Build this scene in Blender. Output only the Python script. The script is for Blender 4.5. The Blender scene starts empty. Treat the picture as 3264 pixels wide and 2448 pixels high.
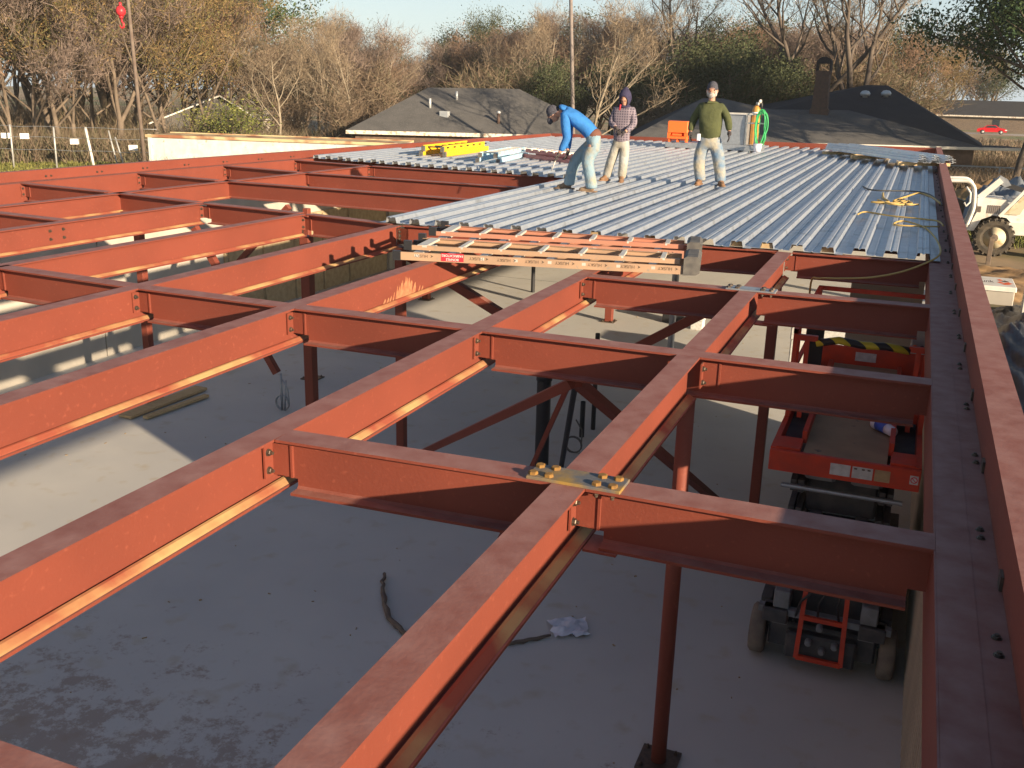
import bpy, math, random
from mathutils import Vector, Matrix
S = bpy.context.scene
COL = S.collection
PI = math.pi
# ------------------------------------------------------------------ camera, sky, sun, exposure
cam = bpy.data.cameras.new('camera'); camo = bpy.data.objects.new('camera', cam); COL.objects.link(camo)
cam.sensor_width = 36.0; cam.lens = 34.56; cam.clip_end = 3000; cam.clip_start = 0.05
camo.matrix_world = Matrix(((0.92649123, -0.13035325, 0.35301846, 0),
                            (0.37547701, 0.25759434, -0.89031577, 0),
                            (0.02512, 0.95742007, 0.28760355, 1.68), (0, 0, 0, 1)))
S.camera = camo
SUN = Vector((1.0, -0.49, 0.268)).normalized()
sun_el = math.asin(SUN.z); sun_az = math.atan2(SUN.x, SUN.y)
w = bpy.data.worlds.new('World'); S.world = w; w.use_nodes = True
nt = w.node_tree; sky = nt.nodes.new('ShaderNodeTexSky'); sky.sky_type = 'NISHITA'; sky.sun_disc = False
sky.sun_elevation = sun_el; sky.sun_rotation = sun_az; sky.air_density = 1.0; sky.dust_density = 0.6; sky.ozone_density = 1.5
bg = nt.nodes['Background']; bg.inputs[1].default_value = 0.064
# pale winter haze low in the sky: the clear-sky colour fades to milky blue-white near the horizon, seen the same from everywhere
tcw = nt.nodes.new('ShaderNodeTexCoord'); spw = nt.nodes.new('ShaderNodeSeparateXYZ'); nt.links.new(tcw.outputs['Generated'], spw.inputs[0])
rgw = nt.nodes.new('ShaderNodeMapRange'); rgw.inputs[1].default_value = 0.0; rgw.inputs[2].default_value = 0.28; rgw.inputs[3].default_value = 0.62; rgw.inputs[4].default_value = 0.0; nt.links.new(spw.outputs['Z'], rgw.inputs[0])
mxw = nt.nodes.new('ShaderNodeMix'); mxw.data_type = 'RGBA'; mxw.inputs['B'].default_value = (5.4, 6.5, 7.6, 1)
nt.links.new(rgw.outputs[0], mxw.inputs['Factor']); nt.links.new(sky.outputs[0], mxw.inputs['A']); nt.links.new(mxw.outputs['Result'], bg.inputs[0])
sl = bpy.data.lights.new('sun', 'SUN'); sl.energy = 4.8; sl.angle = math.radians(0.7); sl.color = (1.0, 0.80, 0.56)
so = bpy.data.objects.new('sun', sl); COL.objects.link(so)
so.rotation_euler = (-SUN).to_track_quat('-Z', 'Y').to_euler()
S.view_settings.view_transform = 'Standard'; S.view_settings.look = 'None'
S.view_settings.exposure = 1.14; S.view_settings.gamma = 1.0
S.render.engine = 'CYCLES'

# ------------------------------------------------------------------ materials
def mat(name, c1, c2=None, rough=0.7, metal=0.0, scale=3.0, lo=0.35, hi=0.65, bump=0.0, bscale=30.0, detail=6.0,
        c3=None, scale3=12.0, lo3=0.6, hi3=0.7, coord='Object', rand=True, dust=None, spec=0.4, stretch=None, scratch=None):
    m = bpy.data.materials.new(name); m.use_nodes = True; n = m.node_tree.nodes; l = m.node_tree.links
    b = n['Principled BSDF']; b.inputs['Roughness'].default_value = rough; b.inputs['Metallic'].default_value = metal
    b.inputs['Specular IOR Level'].default_value = spec
    c1 = tuple(c1) + (1,); b.inputs['Base Color'].default_value = c1
    tc = n.new('ShaderNodeTexCoord'); src = tc.outputs[coord]
    if rand:
        oi = n.new('ShaderNodeObjectInfo'); va = n.new('ShaderNodeVectorMath'); va.operation = 'ADD'
        mu = n.new('ShaderNodeMath'); mu.operation = 'MULTIPLY'; mu.inputs[1].default_value = 37.0
        l.new(oi.outputs['Random'], mu.inputs[0]); l.new(src, va.inputs[0]); l.new(mu.outputs[0], va.inputs[1]); src = va.outputs[0]
    if stretch:
        mp = n.new('ShaderNodeMapping'); mp.inputs['Scale'].default_value = stretch; l.new(src, mp.inputs[0]); src = mp.outputs[0]
    def noise(sc, det=detail):
        t = n.new('ShaderNodeTexNoise'); t.inputs['Scale'].default_value = sc; t.inputs['Detail'].default_value = det
        l.new(src, t.inputs['Vector']); return t.outputs['Fac']
    def rng(f, a, c):
        r = n.new('ShaderNodeMapRange'); r.inputs[1].default_value = a; r.inputs[2].default_value = c; l.new(f, r.inputs[0]); return r.outputs[0]
    def mix(f, a, c):
        x = n.new('ShaderNodeMix'); x.data_type = 'RGBA'; l.new(f, x.inputs['Factor'])
        if isinstance(a, tuple): x.inputs['A'].default_value = a
        else: l.new(a, x.inputs['A'])
        x.inputs['B'].default_value = tuple(c) + (1,); return x.outputs['Result']
    cur = c1
    if c2: cur = mix(rng(noise(scale), lo, hi), cur, c2)
    if c3: cur = mix(rng(noise(scale3), lo3, hi3), cur, c3)
    if dust:
        g = n.new('ShaderNodeNewGeometry'); sp = n.new('ShaderNodeSeparateXYZ'); l.new(g.outputs['Normal'], sp.inputs[0])
        up = rng(sp.outputs['Z'], 0.6, 0.9); nz = rng(noise(dust[1]), dust[2], dust[3])
        m2 = n.new('ShaderNodeMath'); m2.operation = 'MULTIPLY'; l.new(up, m2.inputs[0]); l.new(nz, m2.inputs[1]); cur = mix(m2.outputs[0], cur, dust[0])
    if not isinstance(cur, tuple): l.new(cur, b.inputs['Base Color'])
    if scratch:
        t2 = n.new('ShaderNodeTexNoise'); t2.inputs['Scale'].default_value = 3.5; t2.inputs['Detail'].default_value = 2.0
        mp2 = n.new('ShaderNodeMapping'); mp2.inputs['Scale'].default_value = (2.2, 0.6, 1.0); mp2.inputs['Rotation'].default_value = (0, 0, 0.5); l.new(src, mp2.inputs[0]); l.new(mp2.outputs[0], t2.inputs['Vector'])
        ab = n.new('ShaderNodeMath'); ab.operation = 'SUBTRACT'; ab.inputs[1].default_value = 0.5; l.new(t2.outputs['Fac'], ab.inputs[0])
        a3 = n.new('ShaderNodeMath'); a3.operation = 'ABSOLUTE'; l.new(ab.outputs[0], a3.inputs[0]); thin = rng(a3.outputs[0], 0.009, 0.003); msk = rng(noise(4.0, 8), 0.47, 0.56)
        m4 = n.new('ShaderNodeMath'); m4.operation = 'MULTIPLY'; l.new(thin, m4.inputs[0]); l.new(msk, m4.inputs[1]); cur = mix(m4.outputs[0], cur, scratch)
        grime = rng(noise(28.0, 8), 0.60, 0.72); g4 = n.new('ShaderNodeMath'); g4.operation = 'MULTIPLY'; l.new(grime, g4.inputs[0]); g4.inputs[1].default_value = 0.15; cur = mix(g4.outputs[0], cur, (0.17, 0.055, 0.035))
    if bump:
        bp = n.new('ShaderNodeBump'); bp.inputs['Strength'].default_value = bump; bp.inputs['Distance'].default_value = 0.02
        l.new(noise(bscale), bp.inputs['Height']); l.new(bp.outputs[0], b.inputs['Normal'])
    return m
M = {}
M['red'] = mat('red_oxide_paint', (0.225, 0.055, 0.034), (0.185, 0.046, 0.029), rough=0.62, scale=1.2, bump=0.08, bscale=60, spec=0.3,
               c3=(0.32, 0.09, 0.055), scale3=30, lo3=0.6, hi3=0.9, dust=((0.35, 0.175, 0.145), 9.0, 0.05, 0.75), scratch=(0.52, 0.33, 0.26))
M['reddust'] = mat('dusty_bottom_flange', (0.33, 0.082, 0.045), (0.50, 0.33, 0.14), rough=0.8, scale=2.0, lo=0.42, hi=0.6, stretch=(1, 1, 1))
M['bolt'] = mat('dark_bolt_steel', (0.09, 0.075, 0.065), (0.15, 0.11, 0.08), rough=0.45, metal=0.6, scale=30)
M['rust'] = mat('weathered_plate_steel', (0.14, 0.14, 0.145), (0.36, 0.22, 0.055), rough=0.65, metal=0.15, scale=6, lo=0.44, hi=0.64, bump=0.1)
M['rustbolt'] = mat('rusty_bolt_steel', (0.30, 0.155, 0.035), (0.19, 0.10, 0.03), rough=0.8, scale=40)
M['deck'] = mat('galvanised_deck_steel', (0.56, 0.60, 0.65), (0.49, 0.53, 0.59), rough=0.40, metal=0.6, scale=5, bump=0.03, bscale=25,
                c3=(0.33, 0.35, 0.37), scale3=4, lo3=0.55, hi3=0.75, spec=0.5)
M['galv'] = mat('dull_galvanised_steel', (0.42, 0.44, 0.46), (0.34, 0.36, 0.38), rough=0.45, metal=0.6, scale=14)
M['liftred'] = mat('scissor_lift_orange_paint', (0.62, 0.055, 0.018), (0.45, 0.05, 0.025), rough=0.5, scale=6, bump=0.05)
M['liftdark'] = mat('scissor_lift_dark_steel', (0.05, 0.05, 0.055), (0.09, 0.085, 0.08), rough=0.6, scale=8)
M['liftgrey'] = mat('scissor_lift_grey_steel', (0.24, 0.25, 0.26), (0.16, 0.16, 0.16), rough=0.6, scale=8)
M['tyre_tan'] = mat('dusty_solid_tyre', (0.22, 0.18, 0.14), (0.15, 0.12, 0.10), rough=0.9, scale=10)
M['plywood'] = mat('worn_plywood', (0.38, 0.26, 0.15), (0.28, 0.20, 0.12), rough=0.8, scale=3, c3=(0.12, 0.1, 0.08), scale3=9, lo3=0.66, hi3=0.72)
M['pine'] = mat('sawn_lumber', (0.58, 0.42, 0.22), (0.48, 0.33, 0.17), rough=0.8, scale=6, stretch=(1, 8, 8))
M['white'] = mat('white_painted_metal', (0.80, 0.78, 0.72), (0.70, 0.66, 0.58), rough=0.5, scale=3, c3=(0.5, 0.4, 0.28), scale3=4, lo3=0.62, hi3=0.75)
M['paper'] = mat('white_paper', (0.8, 0.8, 0.84), rough=0.9)
M['blackp'] = mat('black_plastic', (0.025, 0.025, 0.028), rough=0.45)
M['rubber'] = mat('tractor_tyre_rubber', (0.045, 0.040, 0.034), (0.11, 0.09, 0.065), rough=0.9, scale=4, bump=0.2)
M['rim'] = mat('cream_rim_paint', (0.60, 0.54, 0.38), (0.35, 0.22, 0.10), rough=0.6, scale=4, lo=0.5, hi=0.7)
M['fib'] = mat('tan_fibreglass', (0.47, 0.30, 0.19), (0.38, 0.25, 0.165), rough=0.6, scale=3, c3=(0.3, 0.25, 0.2), scale3=14, lo3=0.62, hi3=0.72)
M['fibred'] = mat('faded_orange_fibreglass', (0.50, 0.20, 0.13), (0.42, 0.22, 0.15), rough=0.6, scale=3)
M['alu'] = mat('ladder_aluminium', (0.70, 0.66, 0.58), (0.60, 0.56, 0.50), rough=0.5, metal=0.25, scale=10)
M['cap'] = mat('grey_cap_plastic', (0.085, 0.08, 0.078), (0.15, 0.14, 0.125), rough=0.7, scale=12)
M['yellow'] = mat('yellow_fibreglass', (0.85, 0.50, 0.02), (0.78, 0.46, 0.03), rough=0.5)
M['skyblue'] = mat('pale_blue_fibreglass', (0.30, 0.56, 0.72), (0.5, 0.66, 0.74), rough=0.5, scale=10)
M['pinkred'] = mat('faded_red_fibreglass', (0.48, 0.17, 0.16), (0.38, 0.14, 0.13), rough=0.6)
M['orange'] = mat('bright_orange_plastic', (0.95, 0.17, 0.03), rough=0.45)
M['amber'] = mat('amber_cylinder_paint', (0.62, 0.30, 0.06), (0.5, 0.24, 0.06), rough=0.45)
M['green'] = mat('green_hose_rubber', (0.05, 0.42, 0.14), rough=0.5)
M['cord'] = mat('tan_extension_cord', (0.50, 0.34, 0.11), rough=0.6)
M['blackcord'] = mat('black_cord', (0.03, 0.03, 0.03), rough=0.5)
M['wood'] = mat('weathered_wood', (0.20, 0.15, 0.11), (0.13, 0.10, 0.08), rough=0.9, scale=6)
M['pole'] = mat('pole_wood', (0.14, 0.10, 0.08), (0.19, 0.15, 0.12), rough=0.9, scale=3)
M['polegrey'] = mat('grey_pole_wood', (0.20, 0.17, 0.16), (0.26, 0.22, 0.2), rough=0.9, scale=3)
M['skin'] = mat('skin', (0.52, 0.26, 0.17), (0.58, 0.33, 0.23), rough=0.55, scale=8)
M['glove'] = mat('dark_work_glove', (0.035, 0.030, 0.035), (0.06, 0.05, 0.05), rough=0.85)
M['knit'] = mat('charcoal_knit', (0.05, 0.05, 0.065), (0.08, 0.08, 0.10), rough=0.95, scale=40, bump=0.3, bscale=120)
M['sweater'] = mat('olive_sweatshirt', (0.088, 0.098, 0.040), (0.066, 0.076, 0.032), rough=0.95, scale=5, bump=1.0, bscale=11)
M['blueshirt'] = mat('blue_hooded_jacket', (0.035, 0.20, 0.55), (0.03, 0.155, 0.42), rough=0.85, scale=7, bump=1.0, bscale=11)
M['brownhem'] = mat('brown_undershirt', (0.16, 0.07, 0.05), rough=0.9)
M['jeans'] = mat('dusty_blue_denim', (0.14, 0.22, 0.32), (0.40, 0.36, 0.27), rough=0.9, scale=4.5, lo=0.40, hi=0.62, bump=1.0, bscale=13)
M['jeanpale'] = mat('pale_worn_denim', (0.22, 0.32, 0.38), (0.33, 0.31, 0.25), rough=0.9, scale=5, lo=0.5, hi=0.68, bump=1.0, bscale=13)
M['khaki'] = mat('dusty_pale_trousers', (0.40, 0.41, 0.39), (0.34, 0.31, 0.25), rough=0.9, scale=5, bump=1.0, bscale=13)
M['boot'] = mat('tan_leather_boot', (0.27, 0.15, 0.08), (0.17, 0.10, 0.06), rough=0.8, scale=12)
M['bootdark'] = mat('dirty_brown_boot', (0.17, 0.11, 0.075), (0.28, 0.20, 0.13), rough=0.9, scale=10)
M['beard'] = mat('grey_beard_hair', (0.50, 0.46, 0.42), (0.36, 0.32, 0.28), rough=0.95, scale=30, bump=0.5, bscale=80)
M['eye'] = mat('sunglass_dark', (0.03, 0.025, 0.03), rough=0.2)
M['navy'] = mat('navy_hood_cloth', (0.035, 0.030, 0.07), (0.05, 0.045, 0.09), rough=0.95, scale=9, bump=0.4, bscale=20)
M['shingle'] = mat('grey_roof_shingles', (0.115, 0.110, 0.105), (0.085, 0.083, 0.08), rough=0.95, scale=1.2, c3=(0.15, 0.14, 0.13), scale3=14, lo3=0.5, hi3=0.7, bump=0.4, bscale=18, coord='Object')
M['shingledarkshade'] = mat('dark_shaded_roof_shingles', (0.030, 0.031, 0.037), (0.022, 0.023, 0.029), rough=0.95, scale=1.2, c3=(0.04, 0.04, 0.044), scale3=14, lo3=0.5, hi3=0.7, bump=0.4, bscale=18)  # dark tone includes tree shade painted onto the right house's main roof
M['brick'] = mat('brown_brickwork', (0.12, 0.075, 0.06), (0.085, 0.06, 0.05), rough=0.9, scale=6)
M['housewall'] = mat('weathered_house_wall', (0.17, 0.11, 0.08), (0.11, 0.075, 0.055), rough=0.9, scale=4)
M['trim'] = mat('white_eave_trim', (0.72, 0.66, 0.56), (0.42, 0.32, 0.24), rough=0.8, scale=5, lo=0.5, hi=0.62)
M['gutter'] = mat('cream_gutter', (0.66, 0.62, 0.54), rough=0.6)
M['vent'] = mat('pale_vent_metal', (0.6, 0.62, 0.62), rough=0.4, metal=0.3)
M['redcar'] = mat('red_car_paint', (0.65, 0.01, 0.02), rough=0.25)
M['glass'] = mat('dark_car_glass', (0.03, 0.04, 0.05), rough=0.1)
M['rustyellow'] = mat('rusted_cream_roof_sheet', (0.62, 0.50, 0.28), (0.34, 0.14, 0.07), rough=0.8, scale=0.9, lo=0.45, hi=0.6)
M['precast'] = mat('precast_wall_concrete', (0.48, 0.44, 0.38), (0.40, 0.37, 0.32), rough=0.9, scale=1.5, stretch=(1, 1, 0.3), bump=0.08, bscale=25)
M['tanwall'] = mat('ribbed_tan_precast', (0.44, 0.36, 0.27), (0.36, 0.30, 0.23), rough=0.9, scale=2, stretch=(1, 1, 0.2), bump=0.15, bscale=30)
M['osb'] = mat('tan_sheathing_board', (0.46, 0.36, 0.22), (0.36, 0.27, 0.16), rough=0.85, scale=8)
M['tarp'] = mat('grey_plastic_sheeting', (0.22, 0.25, 0.28), (0.10, 0.11, 0.13), rough=0.45, scale=1.2, bump=0.5, bscale=3)
M['blacktarp'] = mat('black_plastic_sheeting', (0.02, 0.024, 0.035), (0.04, 0.045, 0.06), rough=0.4, scale=2)
M['fencem'] = mat('galvanised_fence_steel', (0.55, 0.55, 0.52), (0.45, 0.44, 0.42), rough=0.5, metal=0.3)
M['signw'] = mat('white_sign_board', (0.85, 0.83, 0.78), rough=0.7)
M['hookred'] = mat('hook_block_red', (0.70, 0.035, 0.05), (0.5, 0.03, 0.04), rough=0.4)
M['ink'] = mat('dark_lettering', (0.10, 0.07, 0.05), rough=0.8)
M['whiteink'] = mat('white_lettering', (0.85, 0.82, 0.78), rough=0.7)
M['redlabel'] = mat('red_label', (0.62, 0.03, 0.05), rough=0.6)
M['orangeink'] = mat('orange_red_lettering', (0.80, 0.13, 0.03), rough=0.7)
M['sticker'] = mat('grey_white_sticker', (0.62, 0.62, 0.60), (0.48, 0.48, 0.46), rough=0.6, scale=20)
M['kraft'] = mat('brown_card', (0.46, 0.33, 0.18), (0.36, 0.25, 0.14), rough=0.9, scale=20)
M['cupblue'] = mat('blue_cup_print', (0.05, 0.12, 0.55), rough=0.5)
M['cupwhite'] = mat('white_cup_foam', (0.72, 0.72, 0.80), rough=0.6)
M['yellowpaint'] = mat('yellow_spray_paint', (0.42, 0.20, 0.10), (0.36, 0.13, 0.065), rough=0.9, scale=20)
# bark, twigs and leaves
M['bark'] = mat('grey_brown_bark', (0.20, 0.155, 0.115), (0.13, 0.10, 0.075), rough=0.95, scale=2, bump=0.3, bscale=10)
M['barkpale'] = mat('pale_bark', (0.33, 0.28, 0.21), (0.22, 0.18, 0.13), rough=0.95, scale=2)
M['barkdark'] = mat('dark_wet_bark', (0.085, 0.068, 0.058), (0.15, 0.12, 0.095), rough=0.95, scale=1.0)
def leafmat(name, cols):
    m = bpy.data.materials.new(name); m.use_nodes = True; n = m.node_tree.nodes; l = m.node_tree.links
    b = n['Principled BSDF']; b.inputs['Roughness'].default_value = 0.85; b.inputs['Specular IOR Level'].default_value = 0.15
    g = n.new('ShaderNodeNewGeometry'); r = n.new('ShaderNodeValToRGB'); l.new(g.outputs['Random Per Island'], r.inputs[0])
    tc = n.new('ShaderNodeTexCoord'); ns = n.new('ShaderNodeTexNoise'); ns.inputs['Scale'].default_value = 0.6; l.new(tc.outputs['Object'], ns.inputs[0])
    oi = n.new('ShaderNodeObjectInfo')
    a = n.new('ShaderNodeMath'); a.operation = 'MULTIPLY_ADD'; a.inputs[1].default_value = 0.5; l.new(g.outputs['Random Per Island'], a.inputs[0])
    s2 = n.new('ShaderNodeMath'); s2.operation = 'MULTIPLY_ADD'; s2.inputs[1].default_value = 0.25; s2.inputs[2].default_value = -0.1; l.new(oi.outputs['Random'], s2.inputs[0])
    s3 = n.new('ShaderNodeMath'); s3.operation = 'MULTIPLY_ADD'; s3.inputs[1].default_value = 0.6; l.new(ns.outputs[0], s3.inputs[0]); l.new(s2.outputs[0], s3.inputs[2])
    l.new(s3.outputs[0], a.inputs[2]); l.new(a.outputs[0], r.inputs[0])
    e = r.color_ramp.elements; e[0].color = cols[0] + (1,); e[-1].color = cols[-1] + (1,); e[0].position = 0.15; e[-1].position = 0.85
    for i, c in enumerate(cols[1:-1]):
        x = e.new(0.15 + 0.7 * (i + 1) / (len(cols) - 1)); x.color = c + (1,)
    l.new(r.outputs[0], b.inputs['Base Color'])
    return m
M['twig'] = leafmat('red_brown_twigs', [(0.13, 0.095, 0.08), (0.20, 0.15, 0.125), (0.29, 0.225, 0.185)])
M['twiggrey'] = leafmat('grey_tan_twigs', [(0.17, 0.13, 0.095), (0.25, 0.19, 0.13), (0.33, 0.26, 0.18)])
M['autumn'] = leafmat('autumn_leaves', [(0.10, 0.080, 0.035), (0.17, 0.12, 0.06), (0.25, 0.165, 0.07), (0.13, 0.13, 0.05)])
M['rusty'] = leafmat('rust_brown_leaves', [(0.15, 0.09, 0.065), (0.22, 0.135, 0.095), (0.29, 0.19, 0.125)])
M['ever'] = leafmat('evergreen_leaves', [(0.035, 0.048, 0.028), (0.065, 0.08, 0.04), (0.11, 0.12, 0.06)])
M['evergrey'] = leafmat('grey_green_leaves', [(0.06, 0.075, 0.045), (0.10, 0.11, 0.065), (0.14, 0.135, 0.08)])
M['needle'] = leafmat('pine_needles', [(0.020, 0.042, 0.022), (0.035, 0.065, 0.030), (0.07, 0.10, 0.04)])
M['yellowgreen'] = leafmat('yellow_green_leaves', [(0.07, 0.09, 0.03), (0.15, 0.16, 0.045), (0.26, 0.24, 0.07)])
M['brush'] = leafmat('dry_brush_stems', [(0.12, 0.085, 0.062), (0.18, 0.13, 0.09), (0.23, 0.175, 0.12), (0.12, 0.12, 0.065)])

def plaid():
    m = mat('plaid_flannel', (0.27, 0.22, 0.27), rough=0.95); n = m.node_tree.nodes; l = m.node_tree.links
    tc = n.new('ShaderNodeTexCoord'); outs = []
    for ax in ('X', 'Z'):
        wv = n.new('ShaderNodeTexWave'); wv.bands_direction = ax; wv.inputs['Scale'].default_value = 7.0; wv.inputs['Distortion'].default_value = 0.6
        l.new(tc.outputs['Object'], wv.inputs[0]); r = n.new('ShaderNodeMapRange'); r.inputs[1].default_value = 0.62; r.inputs[2].default_value = 0.8; l.new(wv.outputs['Fac'], r.inputs[0]); outs.append(r.outputs[0])
    mx = n.new('ShaderNodeMath'); mx.operation = 'ADD'; l.new(outs[0], mx.inputs[0]); l.new(outs[1], mx.inputs[1])
    ra = n.new('ShaderNodeValToRGB'); l.new(mx.outputs[0], ra.inputs[0])
    ra.color_ramp.elements[0].color = (0.10, 0.085, 0.115, 1); ra.color_ramp.elements[1].color = (0.24, 0.20, 0.235, 1)
    l.new(ra.outputs[0], n['Principled BSDF'].inputs['Base Color']); return m
M['plaid'] = plaid()
def hazard():
    m = mat('black_yellow_hazard_tape', (0.8, 0.6, 0.03), rough=0.5); n = m.node_tree.nodes; l = m.node_tree.links
    tc = n.new('ShaderNodeTexCoord'); wv = n.new('ShaderNodeTexWave'); wv.bands_direction = 'DIAGONAL'; wv.inputs['Scale'].default_value = 2.6
    l.new(tc.outputs['Object'], wv.inputs[0]); r = n.new('ShaderNodeValToRGB'); r.color_ramp.interpolation = 'CONSTANT'
    r.color_ramp.elements[0].color = (0.02, 0.02, 0.025, 1); r.color_ramp.elements[1].color = (0.62, 0.50, 0.03, 1); r.color_ramp.elements[1].position = 0.5
    l.new(wv.outputs['Fac'], r.inputs[0]); l.new(r.outputs[0], n['Principled BSDF'].inputs['Base Color']); return m
M['hazard'] = hazard()
def ground_mats():
    m = mat('dirt_ground', (0.36, 0.25, 0.14), (0.24, 0.17, 0.10), rough=0.95, scale=0.25, lo=0.4, hi=0.6, bump=0.6, bscale=2.0, coord='Object', rand=False,
            c3=(0.15, 0.16, 0.06), scale3=0.07, lo3=0.5, hi3=0.6)
    return m
M['ground'] = ground_mats()
M['mound'] = mat('excavated_soil', (0.42, 0.26, 0.12), (0.26, 0.16, 0.08), rough=0.95, scale=1.0, bump=0.8, bscale=4)
def slabmat():
    m = mat('floor_concrete', (0.60, 0.58, 0.53), (0.51, 0.50, 0.47), rough=0.8, scale=0.7, lo=0.3, hi=0.7, bump=0.05, bscale=20, rand=False, c3=(0.50, 0.45, 0.36), scale3=3.4, lo3=0.58, hi3=0.75, coord='Object')
    n = m.node_tree.nodes; l = m.node_tree.links; b = n['Principled BSDF']; prev = b.inputs['Base Color'].links[0].from_socket
    tc = n.new('ShaderNodeTexCoord'); sp = n.new('ShaderNodeSeparateXYZ'); l.new(tc.outputs['Object'], sp.inputs[0])
    g = n.new('ShaderNodeMapRange'); g.inputs[1].default_value = 7.8; g.inputs[2].default_value = 4.6; g.inputs[3].default_value = -0.10; g.inputs[4].default_value = 0.17; l.new(sp.outputs['Y'], g.inputs[0])
    t = n.new('ShaderNodeTexNoise'); t.inputs['Scale'].default_value = 3.6; t.inputs['Detail'].default_value = 14; t.inputs['Roughness'].default_value = 0.80; l.new(tc.outputs['Object'], t.inputs['Vector'])
    a = n.new('ShaderNodeMath'); a.operation = 'ADD'; l.new(t.outputs['Fac'], a.inputs[0]); l.new(g.outputs[0], a.inputs[1])
    r = n.new('ShaderNodeMapRange'); r.inputs[1].default_value = 0.60; r.inputs[2].default_value = 0.66; r.inputs[4].default_value = 0.55; l.new(a.outputs[0], r.inputs[0])
    x = n.new('ShaderNodeMix'); x.data_type = 'RGBA'; l.new(r.outputs[0], x.inputs['Factor']); l.new(prev, x.inputs['A']); x.inputs['B'].default_value = (0.25, 0.155, 0.10, 1)
    l.new(x.outputs['Result'], b.inputs['Base Color']); return m
M['slab'] = slabmat()

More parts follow.
